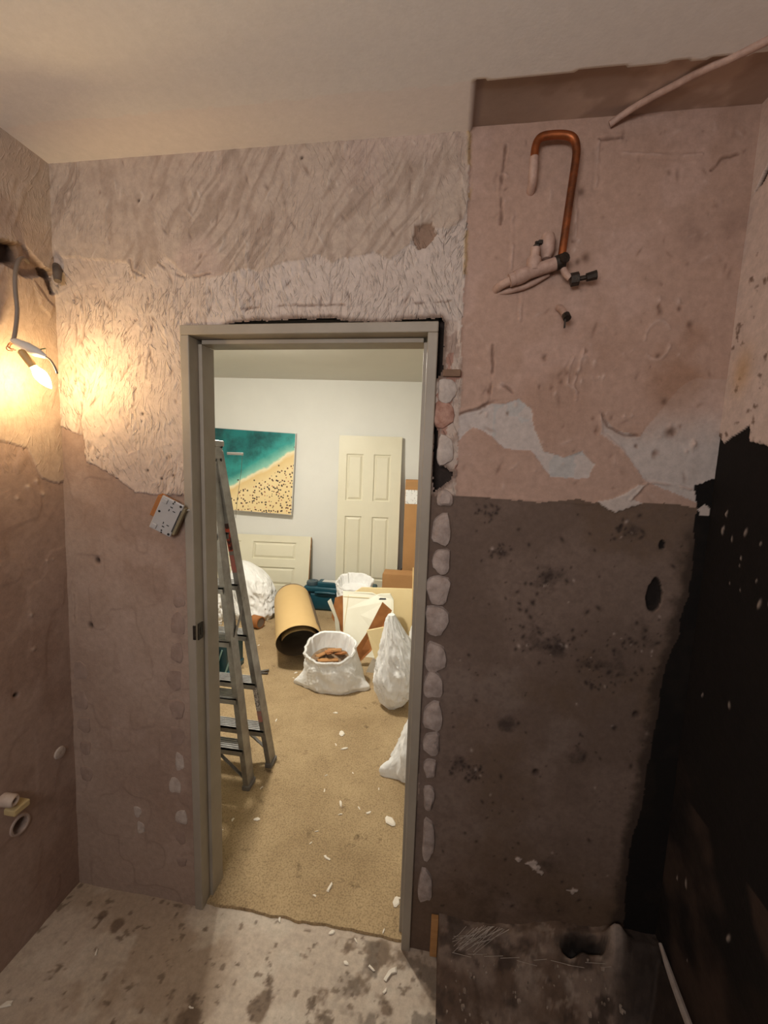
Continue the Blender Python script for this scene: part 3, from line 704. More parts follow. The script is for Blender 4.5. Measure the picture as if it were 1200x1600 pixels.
SUNK = {}
def sunk_z(x, y):
    i = min(len(SUNK['x']) - 1, int(np.searchsorted(SUNK['x'], x))); j = min(len(SUNK['y']) - 1, int(np.searchsorted(SUNK['y'], y)))
    return float(SUNK['z'][j, i])
def sunk_floor():
    xs = np.arange(.05, .745, .005); ys = np.concatenate([np.arange(YB, .6, .04), np.arange(.6, D + .02, .005)])
    X, Y = np.meshgrid(xs, ys)
    n = fbm(X, Y, 8, 4, 181)
    # rough mortar fillet rising against the two walls
    top = .15 + .07 * sstep(.1, .6, X)
    fil = np.clip((Y - 1.02 - .05 * (n - .5)) / (D - 1.02), 0, 1)
    z = -.04 + (top + .04) * np.clip(fil * 1.15, 0, 1) ** 1.3
    side = np.clip((X - .60) / .12, 0, 1); z = np.maximum(z, -.04 + .24 * side ** 1.6)
    z += .030 * (fbm(X, Y, 12, 4, 182) - .5) + .012 * (fbm(X, Y, 50, 3, 183) - .5)
    pit = np.exp(-(((X - .50) / .085) ** 2 + ((Y - 1.205) / .020) ** 2)); z -= .06 * sstep(.3, .8, pit + .5 * (fbm(X, Y, 22, 3, 187) - .5))
    lump = np.exp(-(((X - .60) / .028) ** 2 + ((Y - 1.20) / .03) ** 2)); z += .07 * lump * (.5 + fbm(X, Y, 30, 3, 188))
    V = Y + z
    col = np.zeros(X.shape + (3,)) + np.array([124, 106, 94]) / 255
    col = mixc(col, sstep(.42, .62, fbm(X, V, 7, 5, 184)), (92, 73, 60), .85)
    col = mixc(col, sstep(.58, .70, fbm(X, V, 26, 5, 185, .6)) * (.4 + .6 * sstep(.2, .5, X)), (160, 144, 131), .6)
    col = mixc(col, sstep(.56, .66, fbm(X, V, 18, 4, 186)), (60, 48, 41), .6)
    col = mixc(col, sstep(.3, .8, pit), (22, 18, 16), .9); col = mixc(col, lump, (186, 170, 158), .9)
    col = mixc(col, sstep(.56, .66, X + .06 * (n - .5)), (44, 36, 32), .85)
    col = mixc(col, np.exp(-(((X - .62) / .03) ** 2 + ((Y - 1.10) / .02) ** 2)), (150, 136, 126), .7)
    SUNK['x'], SUNK['y'], SUNK['z'] = xs, ys, z
    P = np.stack([X, Y, z], -1); P[:, 0, 2] = -.06; P[:, 0, 0] = P[:, 1, 0]
    w = grid_obj('floor_sunken', P, col, M_CONC)
    return tag(w, 'dark dirty sunken floor with a mortar fillet under the mouldy wall', kind='structure')
sunk_floor()

# wall behind the camera with a high window added to house the fill light
b = MB(); wx0, wx1, wz0, wz1 = -.95, -.05, 1.80, 2.30
b.box(((-1.36 + wx0) / 2, YB - .05, 1.27), (wx0 + 1.36, .10, 2.62)); b.box(((wx1 + .76) / 2, YB - .05, 1.27), (.76 - wx1, .10, 2.62))
b.box(((wx0 + wx1) / 2, YB - .05, (wz0 - .04) / 2), (wx1 - wx0, .10, wz0 + .04)); b.box(((wx0 + wx1) / 2, YB - .05, (wz1 + 2.58) / 2), (wx1 - wx0, .10, 2.58 - wz1))
tag(b.build('wall_rear', M_PLASTER), 'plaster wall behind the viewer', kind='structure')
b = MB()
for x in (wx0 + .02, wx1 - .02): b.box((x, YB - .06, (wz0 + wz1) / 2), (.04, .05, wz1 - wz0), bevel=.004)
for z in (wz0 + .02, wz1 - .02): b.box(((wx0 + wx1) / 2, YB - .06, z), (wx1 - wx0 - .08, .05, .04), bevel=.004)
tag(b.build('added_window_1', M_FRAME), 'high window frame added around the fill light in the wall behind the viewer', kind='structure')

# ------------------------------------------------------------------ door frame
df = thing('door_1', (-.438, D, 0), 'grey-painted timber door frame without a door', None); df['kind'] = 'structure'
FY0, FY1 = D - .012, D2 + .012
def jamb(x0, x1):
    b = MB(); b.box(((x0 + x1) / 2, (FY0 + FY1) / 2, 1.0225), (x1 - x0, FY1 - FY0, 2.045), bevel=.003); return b.build('jamb', M_FRAME, df)
jamb(-.838, -.808); jamb(-.068, -.038)
b = MB(); b.box((-.438, (FY0 + FY1) / 2, 2.06), (.80, FY1 - FY0, .030), bevel=.003); b.build('frame_head', M_FRAME, df)
SY0 = D + .038
for x0, x1 in ((-.808, -.795), (-.081, -.068)):
    b = MB(); b.box(((x0 + x1) / 2, (SY0 + FY1 - .002) / 2, 1.016), (x1 - x0, FY1 - .002 - SY0, 2.03), bevel=.002); b.build('door_stop', M_FRAME, df)
b = MB(); b.box((-.438, (SY0 + FY1 - .002) / 2, 2.037), (.714, FY1 - .002 - SY0, .014), bevel=.002); b.build('door_stop', M_FRAME, df)
b = MB()
b.box((-.8065, D + .014, 1.075), (.003, .028, .058), bevel=.001); b.box((-.8045, D + .016, 1.075), (.003, .010, .026)); b.box((-.812, D - .0125, 1.078), (.010, .004, .05), bevel=.001)
tag(b.build('strike_plate', M_BRASS, df), 'dark worn metal strike plate')

# ------------------------------------------------------------------ the far room
def carpet_mat():
    m, nt, bs = new_mat('brown_carpet')
    n1 = noise(nt, 3.0, 5); r1 = ramp(nt, n1.outputs['Fac'], [(.32, srgb(160, 136, 102)), (.68, srgb(188, 164, 127))])
    n2 = noise(nt, 150, 3, .7); r2 = ramp(nt, n2.outputs['Fac'], [(.34, srgb(198, 195, 188)), (.56, srgb(250, 248, 244))])
    mx = nt.nodes.new('ShaderNodeMix'); mx.data_type = 'RGBA'; mx.blend_type = 'MULTIPLY'; mx.inputs[0].default_value = 1
    nt.links.new(r1.outputs[0], mx.inputs[6]); nt.links.new(r2.outputs[0], mx.inputs[7])
    n3 = noise(nt, 9, 6, .7); r3 = ramp(nt, n3.outputs['Fac'], [(.28, srgb(120, 100, 76)), (.40, srgb(255, 255, 255))])
    m2 = nt.nodes.new('ShaderNodeMix'); m2.data_type = 'RGBA'; m2.blend_type = 'MULTIPLY'; m2.inputs[0].default_value = .8
    nt.links.new(mx.outputs[2], m2.inputs[6]); nt.links.new(r3.outputs[0], m2.inputs[7]); nt.links.new(m2.outputs[2], bs.inputs['Base Color'])
    bs.inputs['Roughness'].default_value = .95
    bump(nt, bs, n2.outputs['Fac'], .5, .006)
    return m
M_CARPET = carpet_mat()
def far_floor():
    b = MB()
    b.box((-1.1, (D2 + .004 + 4.95) / 2, -.012), (4.7, 4.95 - D2 - .004, .040))
    o = b.build('floor_far', M_CARPET); tag(o, 'brown carpet with plaster crumbs in the far room', kind='structure')
    xs = np.arange(-.807, -.066, .006); n = len(xs)
    e = .012 * (fbm(xs, xs * 0, 20, 4, 201) - .5) + .010 * (fbm(xs, xs * 0, 4, 2, 202) - .5)
    P = np.array([[(x, D2 + .03, .0083) for x in xs], [(x, 1.262 + q, .0083) for x, q in zip(xs, e)], [(x, 1.258 + q, -.002) for x, q in zip(xs, e)]])
    b = MB(); b.surf(P); b.build('carpet_edge', M_CARPET, o)
far_floor()
FA = Vector((-2.587, 4.544, 0)); FT = Vector((0.99617, 0.08744, 0)); FN = Vector((0.08744, -0.99617, 0))   # far wall: along it, out of it
def F(s, o, z): return FA + FT * s + FN * o + Vector((0, 0, z))
MF = Matrix.Identity(4)
for i in range(3): MF[i][0], MF[i][1], MF[i][2], MF[i][3] = FT[i], -FN[i], (0, 0, 1)[i], FA[i]      # local (s, -o, z)
b = MB(); b.box((1.3, .05, 1.29), (4.9, .10, 2.60), MF); tag(b.build('wall_far', M_WHITEWALL), 'white painted far wall', kind='structure')
b = MB(); b.box((-3.45, 2.95, 1.29), (.08, 3.4, 2.60)); tag(b.build('wall_far_left', M_WHITEWALL), 'white left wall of the far room', kind='structure')
b = MB(); b.box((1.16, 3.05, 1.29), (.08, 3.6, 2.60)); tag(b.build('wall_far_right', M_WHITEWALL), 'white right wall of the far room', kind='structure')
b = MB(); b.box((-1.14, 3.15, H + .03), (4.8, 3.7, .06)); tag(b.build('ceiling_far', M_WHITECEIL), 'white ceiling of the far room', kind='structure')

# ceiling globe lamp lighting the far room
LP = Vector((-1.38, 2.74, 0))
lamp = thing('dome_lamp', (LP.x, LP.y, H), 'shallow white dome ceiling lamp lighting the far room', 'lamp')
b = MB(); b.lathe([(.0, H - .001), (.112, H - .001), (.116, H - .008), (.112, H - .016), (.0, H - .016)], Matrix.Translation((LP.x, LP.y, 0)), 28); b.build('lamp_base', M_SOCKET, lamp, True)
b = MB(); b.lathe([(.104, H - .0165)] + [(.104 * math.cos(t * math.pi / 16), H - .018 - .050 * math.sin(t * math.pi / 16)) for t in range(8)] + [(.002, H - .068)], Matrix.Translation((LP.x, LP.y, 0)), 28)
b.build('dome', emit_mat('lit_dome', (1.0, .94, .82), LAMP_STRENGTH), lamp, True)

# ------------------------------------------------------------------ step ladder
def beam(b, p, q, wx, wy, bevel=.003, xdir=(1, 0, 0)):
    p, q = Vector(p), Vector(q); z = (q - p).normalized(); x = Vector(xdir); x = (x - z * x.dot(z)).normalized(); y = z.cross(x)
    M = Matrix.Identity(4); c = (p + q) / 2
    for i in range(3): M[i][0], M[i][1], M[i][2], M[i][3] = x[i], y[i], z[i], c[i]
    b.box((0, 0, 0), (wx, wy, (q - p).length), M, bevel); return b
M_FOOT = mat('grey_foot', (120, 114, 110), (92, 88, 84), 20, .7)
def ladder():
    t = thing('step_ladder', (-1.16, 1.89, .008), 'worn aluminium double-sided step ladder behind the left door jamb', 'ladder')
    z0 = .008
    ends = {'n': ((-.898, 1.808), (-1.118, 1.872), (-1.45, 1.808), (-1.31, 1.872)), 'f': ((-.852, 1.976), (-1.110, 1.925), (-1.48, 1.976), (-1.31, 1.925))}
    ZT = 1.70
    def at(e0, e1, z): k = (z - z0) / (ZT - z0); return Vector((e0[0] + (e1[0] - e0[0]) * k, e0[1] + (e1[1] - e0[1]) * k, z))
    for key, (r0, r1, l0, l1) in ends.items():
        for a, c in ((r0, r1), (l0, l1)):
            b = MB(); p, q = at(a, c, z0 + .02), at(a, c, ZT); s = 1 if a is r0 else -1
            beam(b, p, q, .006, .066, .0015); beam(b, p + Vector((-.012 * s, -.030, 0)), q + Vector((-.012 * s, -.030, 0)), .026, .006, .0015)
            beam(b, p + Vector((-.012 * s, .030, 0)), q + Vector((-.012 * s, .030, 0)), .026, .006, .0015)
            b.build('rail', M_ALU, t)
            b = MB(); e = at(a, c, z0 + .022); b.box((e.x - .010 * s, e.y, e.z - .010), (.040, .076, .024), bevel=.004); b.build('foot', M_FOOT, t)
        for i, z in enumerate((.222, .487, .775, 1.04, 1.30, 1.55) if key == 'n' else (.225, .492, .76, 1.03, 1.295, 1.55)):
            p, q = at(r0, r1, z), at(l0, l1, z); w = p.x - q.x - .008; cx = (p.x + q.x) / 2; dep = .082
            b = MB(); b.box((cx, p.y, z - .004), (w, dep, .006)); b.box((cx, p.y - dep / 2 + .002, z - .016), (w, .004, .030)); b.box((cx, p.y + dep / 2 - .002, z - .012), (w, .004, .022))
            for k in range(6): b.box((cx, p.y - dep / 2 + .008 + k * .0135, z + .0005), (w, .006, .003))
            b.build('tread', M_ALU, t)
        s0, s1 = at(r0, r1, .175), at(r0, r1, .06); b = MB()
        yo = -.02 if key == 'n' else .02
        beam(b, (s0.x - .14, s0.y + yo, s0.z), (s1.x - .016, s1.y + yo, s1.z), .004, .020); b.build('brace', M_ALU, t)
        s0, s1 = at(l0, l1, .175), at(l0, l1, .06); b = MB()
        beam(b, (s0.x + .14, s0.y + yo, s0.z), (s1.x + .016, s1.y + yo, s1.z), .004, .020); b.build('brace', M_ALU, t)
    b = MB(); b.box((-1.215, 1.899, 1.735), (.24, .10, .03), bevel=.006); b.build('top_step', M_ALU, t)
    for s in (-1.108, -1.315):
        b = MB(); b.box((s, 1.899, 1.69), (.012, .09, .12), bevel=.004); b.build('hinge_plate', M_ALU, t)
    for y, z in ((1.865, 1.72), (1.93, 1.72), (1.875, 1.655), (1.922, 1.655)):
        b = MB(); b.lathe([(.008, 0), (.008, .004), (.004, .006)], axis_frame((-1.102, y, z), (-1.08, y, z)), 8); b.build('rivet', M_DARK, t)
    p, q = at(ends['n'][0], ends['n'][1], .78), at(ends['f'][0], ends['f'][1], .95)
    b = MB(); beam(b, p + Vector((.004, .0, 0)), q + Vector((.004, .0, 0)), .003, .018); b.build('spreader_bar', M_ALU, t)
    def sticker(za, zb, m):
        b = MB(); a, c = at(ends['f'][0], ends['f'][1], za), at(ends['f'][0], ends['f'][1], zb)
        beam(b, a + Vector((-.012, -.0338, 0)), c + Vector((-.012, -.0338, 0)), .024, .0012, 0); return b.build('warning_sticker', m, t)
    tag(sticker(1.20, 1.34, mat('red_sticker', (196, 84, 62), (70, 46, 42), 24, .4, lo=.42, hi=.5)), 'red and black warning sticker')
    tag(sticker(1.09, 1.18, mat('pink_sticker', (206, 110, 104), (150, 120, 112), 30, .4)), 'faded red warning sticker')
    tag(sticker(.34, .47, mat('printed_sticker', (206, 200, 196), (120, 112, 110), 160, .4, lo=.45, hi=.52)), 'pale sticker of fine print')
    tag(sticker(.275, .335, mat('scuffed_red_sticker', (190, 110, 102), (166, 140, 132), 40, .4)), 'scuffed red sticker')
ladder()
rodt = thing('reflection_bar', (-1.05, 1.95, 1.68), 'thin white bar with a hanging thread, added in place of a reflection at the ladder top', 'bar')  # solid bar and thread stand in for a reflection
b = MB(); b.box((-1.050, 1.97, 1.688), (.085, .010, .013), bevel=.002); b.build('bar', M_SOCKET, rodt)
b = MB(); b.tube([(-1.012, 1.97, 1.684), (-1.020, 1.972, 1.60), (-1.042, 1.972, 1.46), (-1.052, 1.97, 1.36)], .0010, 5); b.build('thread', M_CABLE, rodt)

# ------------------------------------------------------------------ picture on the far wall
def picture():
    c = F(.245, .045, 1.510); M = MF.copy()
    for i in range(3): M[i][3] = c[i]
    M = M @ Matrix.Rotation(math.radians(2.3), 4, 'Y') @ Matrix.Rotation(math.radians(-1.5), 4, 'X')
    t = bpy.data.objects.new('beach_picture', None); COL.objects.link(t); t.matrix_world = M
    tag(t, 'canvas picture of turquoise sea and a crowded sandy beach, hung crooked', 'picture')
    m, nt, bs = new_mat('beach_print')
    N, Lk = nt.nodes, nt.links
    tc = N.new('ShaderNodeTexCoord'); sp = N.new('ShaderNodeSeparateXYZ'); Lk.new(tc.outputs['Object'], sp.inputs[0])
    def mth(op, a, b_=None):
        n = N.new('ShaderNodeMath'); n.operation = op
        for i, v in enumerate((a, b_)):
            if v is None: continue
            if isinstance(v, (int, float)): n.inputs[i].default_value = v
            else: Lk.new(v, n.inputs[i])
        return n.outputs[0]
    n1 = noise(nt, 5, 5); n2 = noise(nt, 3.2, 6, .65)
    d = mth('SUBTRACT', sp.outputs['Z'], mth('ADD', mth('MULTIPLY', sp.outputs['X'], .62), -.115))
    d = mth('ADD', d, mth('MULTIPLY', mth('SUBTRACT', n1.outputs['Fac'], .5), .12))
    v = mth('ADD', mth('MULTIPLY', d, .8), .4)
    r = ramp(nt, v, [(.0, srgb(232, 208, 156)), (.26, srgb(236, 214, 164)), (.36, srgb(226, 196, 138)), (.395, srgb(238, 226, 190)), (.415, srgb(140, 196, 176)), (.50, srgb(50, 156, 150)), (.68, srgb(20, 118, 118))])
    deep = ramp(nt, n2.outputs['Fac'], [(.42, srgb(255, 255, 255)), (.60, srgb(96, 156, 160))])
    sea = ramp(nt, v, [(.43, (0, 0, 0, 1)), (.56, (1, 1, 1, 1))])
    mx = N.new('ShaderNodeMix'); mx.data_type = 'RGBA'; mx.blend_type = 'MULTIPLY'
    Lk.new(sea.outputs[0], mx.inputs[0]); Lk.new(r.outputs[0], mx.inputs[6]); Lk.new(deep.outputs[0], mx.inputs[7])
    # tiny sunbathers and parasols
    vo = N.new('ShaderNodeTexVoronoi'); vo.inputs['Scale'].default_value = 36; Lk.new(tc.outputs['Object'], vo.inputs['Vector'])
    dot = mth('LESS_THAN', vo.outputs['Distance'], .36)
    sepc = N.new('ShaderNodeSeparateColor'); Lk.new(vo.outputs['Color'], sepc.inputs[0])
    dot = mth('MULTIPLY', dot, mth('GREATER_THAN', sepc.outputs[0], .18)); dot = mth('MULTIPLY', dot, mth('LESS_THAN', d, -.13))
    pc = ramp(nt, sepc.outputs[1], [(.0, srgb(70, 54, 46)), (.35, srgb(120, 78, 56)), (.55, srgb(176, 96, 74)), (.72, srgb(236, 226, 206)), (.86, srgb(66, 92, 96))]); pc.color_ramp.interpolation = 'CONSTANT'
    m3 = N.new('ShaderNodeMix'); m3.data_type = 'RGBA'; Lk.new(dot, m3.inputs[0]); Lk.new(mx.outputs[2], m3.inputs[6]); Lk.new(pc.outputs[0], m3.inputs[7])
    vo2 = N.new('ShaderNodeTexVoronoi'); vo2.inputs['Scale'].default_value = 9; Lk.new(tc.outputs['Object'], vo2.inputs['Vector'])
    dot2 = mth('MULTIPLY', mth('LESS_THAN', vo2.outputs['Distance'], .085), mth('LESS_THAN', d, .06)); dot2 = mth('MULTIPLY', dot2, mth('GREATER_THAN', d, -.13))
    m4 = N.new('ShaderNodeMix'); m4.data_type = 'RGBA'; Lk.new(dot2, m4.inputs[0]); Lk.new(m3.outputs[2], m4.inputs[6]); m4.inputs[7].default_value = srgb(84, 66, 50)
    Lk.new(m4.outputs[2], bs.inputs['Base Color']); bs.inputs['Roughness'].default_value = .35
    me_b = MB(); me_b.box((0, .0, 0), (1.25, .034, .94), bevel=.002); e = me_b.build('canvas_edge', M_SOCKET); e.parent = t
    me_b = MB(); me_b.box((0, -.0175, 0), (1.238, .003, .928)); p = me_b.build('print', m); p.parent = t
picture()

# ------------------------------------------------------------------ loose doors leaning on the far wall
def panel_door(name, M, w, h, panels, label, edge=None):
    """slab in the local x-z plane, front towards -y, thickness 35 mm; each raised panel sits in a recess"""
    t = bpy.data.objects.new(name, None); COL.objects.link(t); t.matrix_world = M; tag(t, label, 'door')
    xs = sorted({-w / 2, w / 2} | {p[0] for p in panels} | {p[1] for p in panels}); zs = sorted({0, h} | {p[2] for p in panels} | {p[3] for p in panels})
    b = MB(); b.box((0, .010, h / 2), (w, .016, h))
    for i in range(len(xs) - 1):
        for j in range(len(zs) - 1):
            cx, cz = (xs[i] + xs[i + 1]) / 2, (zs[j] + zs[j + 1]) / 2
            if any(p[0] < cx < p[1] and p[2] < cz < p[3] for p in panels): continue
            b.box((cx, -.0055, cz), (xs[i + 1] - xs[i], .017, zs[j + 1] - zs[j]))
    bmesh.ops.remove_doubles(b.bm, verts=b.bm.verts, dist=1e-5)
    o = b.build('door_slab', M_DOOR); o.parent = t
    for (x0, x1, z0, z1) in panels:
        g = .014; s = .022
        rings = [[(x0 + q, y, z0 + q), (x1 - q, y, z0 + q), (x1 - q, y, z1 - q), (x0 + q, y, z1 - q)] for q, y in ((.0, -.002), (g * .4, .0016), (g, .0016), (g + s, -.010))]
        b = MB(); b.surf(np.array(rings), True, False, True); o = b.build('door_panel', M_DOOR); o.parent = t
    return t
# standing door: foot away from the wall
foot = F(1.745, .17, .01); head = F(1.815, .045, 1.93)
zdir = (head - foot).normalized(); Md = frame(foot, FT, zdir)
w = .71
panel_door('panel_door', Md, w, 1.94, [(-.265, -.075, 1.21, 1.735), (.045, .235, 1.21, 1.735), (-.265, -.075, .30, 1.03), (.045, .235, .30, 1.03)], 'cream four-panel door standing upright against the far wall')
foot = F(.13, .22, .01); head = F(.13, .045, .80)
Md = frame(foot, FT, (head - foot).normalized())
t = panel_door('panel_door', Md, 1.90, .775, [(.27, .78, .50, .695), (.27, .78, .20, .405), (-.45, .12, .50, .695), (-.45, .12, .20, .405)], 'cream panel door laid on its long edge under the beach picture')
b = MB(); b.box((.952, .0, .70), (.006, .034, .13), bevel=.002); b.box((.951, .0, .38), (.004, .034, .5)); o = b.build('bare_edge', M_WOOD); o.parent = t

# ------------------------------------------------------------------ cardboard boxes and crates by the far wall
def carton(name, lo, hi, label, tape=True, yaw=0.0):
    c = ((lo[0] + hi[0]) / 2, (lo[1] + hi[1]) / 2, lo[2]); s = (hi[0] - lo[0], hi[1] - lo[1], hi[2] - lo[2])
    t = bpy.data.objects.new(name, None); COL.objects.link(t); t.location = c; t.rotation_euler.z = yaw; tag(t, label, 'box')
    b = MB(); b.box((0, 0, s[2] / 2), s, bevel=.004); o = b.build('carton', M_CARD); o.parent = t
    b = MB()
    for q in (-1, 1): b.box((0, q * (s[1] / 4 + .0008), s[2] + .0015), (s[0] - .006, s[1] / 2 - .004, .003))
    o = b.build('top_flap', M_CARD); o.parent = t
    return t, s
t, s = carton('tall_carton', (-.43, 4.56, .445), (.02, 4.70, 1.475), 'tall brown carton with a white printed label beside the standing door', yaw=.0875)
m_lab, nt, bs = new_mat('printed_label')
tc = nt.nodes.new('ShaderNodeTexCoord'); wv = nt.nodes.new('ShaderNodeTexNoise'); wv.inputs['Scale'].default_value = 60
mp = nt.nodes.new('ShaderNodeMapping'); mp.inputs['Scale'].default_value = (1.6, 1, .6); nt.links.new(tc.outputs['Object'], mp.inputs[0]); nt.links.new(mp.outputs[0], wv.inputs['Vector'])
r = ramp(nt, wv.outputs['Fac'], [(.34, srgb(150, 150, 150)), (.40, srgb(238, 238, 236))]); nt.links.new(r.outputs[0], bs.inputs['Base Color']); bs.inputs['Roughness'].default_value = .5
b = MB(); b.box((-.10, -s[1] / 2 - .001, .845), (.24, .002, .155)); o = b.build('paper_label', m_lab); o.parent = t
b = MB(); b.box((0, -s[1] / 2 - .0008, .985), (s[0] - .01, .0015, .05)); o = b.build('tape_strip', mat('brown_tape', (176, 132, 80), (166, 122, 72), 6, .4)); o.parent = t
b = MB(); b.box((-.19, 4.58, .226), (.52, .22, .432), bevel=.012)  # added dark block fills the black gap below the tall carton
for k in range(4): b.box((-.19, 4.466, .09 + k * .09), (.44, .012, .022), bevel=.004)
tag(b.build('gap_crate', M_DARK), 'black crate added to fill the dark gap under the tall carton', 'crate')
carton('flat_carton', (-.60, 4.20, .314), (-.20, 4.40, .492), 'small brown carton stacked in front of the tall one', yaw=.02)
carton('low_carton', (-.62, 4.17, .008), (-.16, 4.40, .310), 'brown carton under the small one, mostly hidden by leaning boards', yaw=.02)

def tool_case():
    t = thing('tool_case', (-1.06, 4.33, .008), 'dark teal plastic tool case on the carpet before the far wall', 'tool case'); z = .008
    b = MB(); b.box((-1.075, 4.33, z + .10), (.83, .15, .20), bevel=.03, seg=3); b.build('case_body', M_TEAL, t, True)
    b = MB(); b.box((-1.075, 4.33, z + .235), (.82, .16, .07), bevel=.022, seg=3); b.build('case_lid', M_TEAL, t, True)
    b = MB(); b.tube([(-1.34, 4.27, z + .19), (-1.34, 4.232, z + .215), (-1.12, 4.232, z + .215), (-1.12, 4.27, z + .19)], .014, 10, 1); b.build('carry_handle', M_TEAL, t, True)
    for x in (-1.43, -1.03, -.78): b = MB(); b.box((x, 4.245, z + .19), (.06, .018, .06), bevel=.006); b.build('latch', M_DARK, t)
    b = MB(); b.box((-1.21, 4.33, z + .295), (.24, .13, .06), bevel=.014); b.build('raised_block', M_TEAL, t)
    b = MB(); b.box((-1.20, 4.32, z + .3265), (.15, .09, .002)); b.build('paper_sticker', M_SOCKET, t)
    b = MB(); b.lathe([(.0, .0), (.065, .0), (.07, .02), (.062, .045), (.03, .05), (.028, .042), (.0, .042)], Matrix.Translation((-1.40, 4.33, z + .27)), 22); b.build('round_cap', mat('slate_plastic', (70, 88, 96), (56, 72, 80), 10, .4), t, True)
    b = MB(); b.box((-.745, 4.33, z + .285), (.14, .13, .06), bevel=.018); b.build('end_block', M_TEAL, t)
tool_case()

# ------------------------------------------------------------------ sacks
def sack(name, label, c, prof, amp=.10, seed=1, mouth=None, ears=(), p=.8, nrow=56, nang=96, fy=1.0):
    """prof rows: height, rx, ry, shift x, shift y; mouth = (tilt, depth, fill) opens the top with a rolled rim"""
    pr = np.array(prof, float); tt = np.linspace(0, 1, len(pr)); t = np.linspace(0, 1, nrow)
    I = np.stack([np.interp(t, tt, pr[:, k]) for k in range(5)], -1)
    for _ in range(3): I[1:-1] = (I[:-2] + 2 * I[1:-1] + I[2:]) / 4
    a = np.linspace(0, 2 * np.pi, nang, endpoint=False)
    ca, sa = np.cos(a), np.sin(a); sx = np.sign(ca) * np.abs(ca) ** p; sy = np.sign(sa) * np.abs(sa) ** p
    rows = []
    def folds(z, k=1.0):
        n1 = fbm(ca * 2.1 + z * 5 + seed * 7, sa * 2.1 + z * 2, 1.6, 3, seed); n2 = 1 - np.abs(2 * fbm(ca * 3.4 + z * 9 - seed * 3, sa * 3.4 - z * 6, 1.5, 3, seed + 9) - 1)
        n3 = 1 - np.abs(2 * vn(a * 0 + ca * 5 + 2.2 * z + 30, sa * 5 + z * 14, seed + 5) - 1)
        return 1 + k * amp * ((n1 - .5) * 1.4 + (n2 - .8) * 1.6 + (n3 - .7) * .35)
    for i in range(nrow):
        z, rx, ry, ox, oy = I[i]; f = folds(z)
        for (ang, ext, zh, wid) in ears:
            da = (a - ang + np.pi) % (2 * np.pi) - np.pi
            f = f + ext * np.exp(-(da / wid) ** 2) * np.exp(-(z / zh) ** 2)
        zz = z + (mouth[0] * sa * (i / (nrow - 1)) ** 2 if mouth else 0) + .006 * (vn(ca * 3 + seed, sa * 3 + z * 4, seed + 2) - .5) * (i > 0)
        rows.append(np.stack([c[0] + ox + rx * sx * f, c[1] + oy + ry * sy * f, c[2] + np.maximum(zz, .0) + 0 * a], -1))
    if mouth:
        z, rx, ry, ox, oy = I[-1]; f = folds(z)
        for k, dz in ((1.03, .012), (.99, .022), (.93, .014), (.90, -mouth[1] * .3), (.86, -mouth[1] * .7), (.80, -mouth[1])):
            rows.append(np.stack([c[0] + ox + rx * sx * f * k, c[1] + oy + ry * sy * f * k, c[2] + z + dz + mouth[0] * sa + .008 * (vn(ca * 4, sa * 4, seed) - .5)], -1))
    b = MB(); b.surf(np.array(rows), True, True, True)
    o = b.build(name, M_SACK, None, True)
    me = o.data; me.transform(Matrix.Translation((-c[0], -c[1], -c[2]))); o.location = c
    for poly in me.polygons: poly.use_smooth = True
    return tag(o, label, 'sack')
CZ = .008
osack = sack('open_sack', 'open white rubble sack with rolled rim in the middle of the carpet', (-.755, 2.84, CZ), [(0, .215, .150, 0, 0), (.03, .232, .160, 0, 0), (.10, .222, .160, 0, 0), (.18, .200, .160, -.01, 0), (.23, .186, .155, -.02, .01), (.265, .192, .160, -.025, .01)],
     amp=.075, seed=3, mouth=(.05, .115, 0), ears=((math.pi + .25, .32, .06, .22), (-.15, .32, .06, .22)), p=.88)
n = 40; a_ = np.linspace(0, 2 * np.pi, n, endpoint=False); P = []
for k in (1.0, .8, .55, .3, .08):
    P.append(np.stack([-.025 + .150 * k * np.cos(a_), .01 + .125 * k * np.sin(a_), .166 + .05 * .8 * np.sin(a_) * k + .020 * fbm(np.cos(a_) * k * 2 + 5, np.sin(a_) * k * 2 + 5, 2.2, 3, 77)], -1))
b = MB(); b.surf(np.array(P), True, False, True); o = b.build('rubble_fill', mat('rubble', (150, 126, 100), (92, 72, 54), 26, .95, bmp=.8, bscale=40)); o.parent = osack
tag(o, 'brown rubble filling the sack')
def offcut(c, s, rz, ry, label):
    M = Matrix.Translation(c) @ Matrix.Rotation(rz, 4, 'Z') @ Matrix.Rotation(ry, 4, 'Y')
    b = MB(); b.box((0, 0, 0), s, M, bevel=.003, seg=1)
    for v in b.bm.verts: v.co += Vector((random.uniform(-.006, .006), random.uniform(-.006, .006), random.uniform(-.003, .003)))
    return tag(b.build('timber_offcut', M_WOOD if s[0] > .1 else M_BROWNWOOD), label, 'offcut', 'offcuts in the open sack')
offcut((-.79, 2.82, .196), (.15, .045, .014), .45, .10, 'long pale timber offcut lying in the open sack')
offcut((-.71, 2.895, .222), (.09, .05, .014), -.6, -.35, 'short brown offcut sticking up in the open sack')
offcut((-.85, 2.865, .212), (.12, .035, .012), 1.2, .15, 'pale offcut at the left inside the open sack')
offcut((-.77, 2.925, .228), (.11, .04, .012), .05, -.10, 'pale offcut at the back inside the open sack')
offcut((-.80, 2.87, .234), (.08, .04, .012), 2.2, .20, 'brown offcut on top of the pile in the open sack')
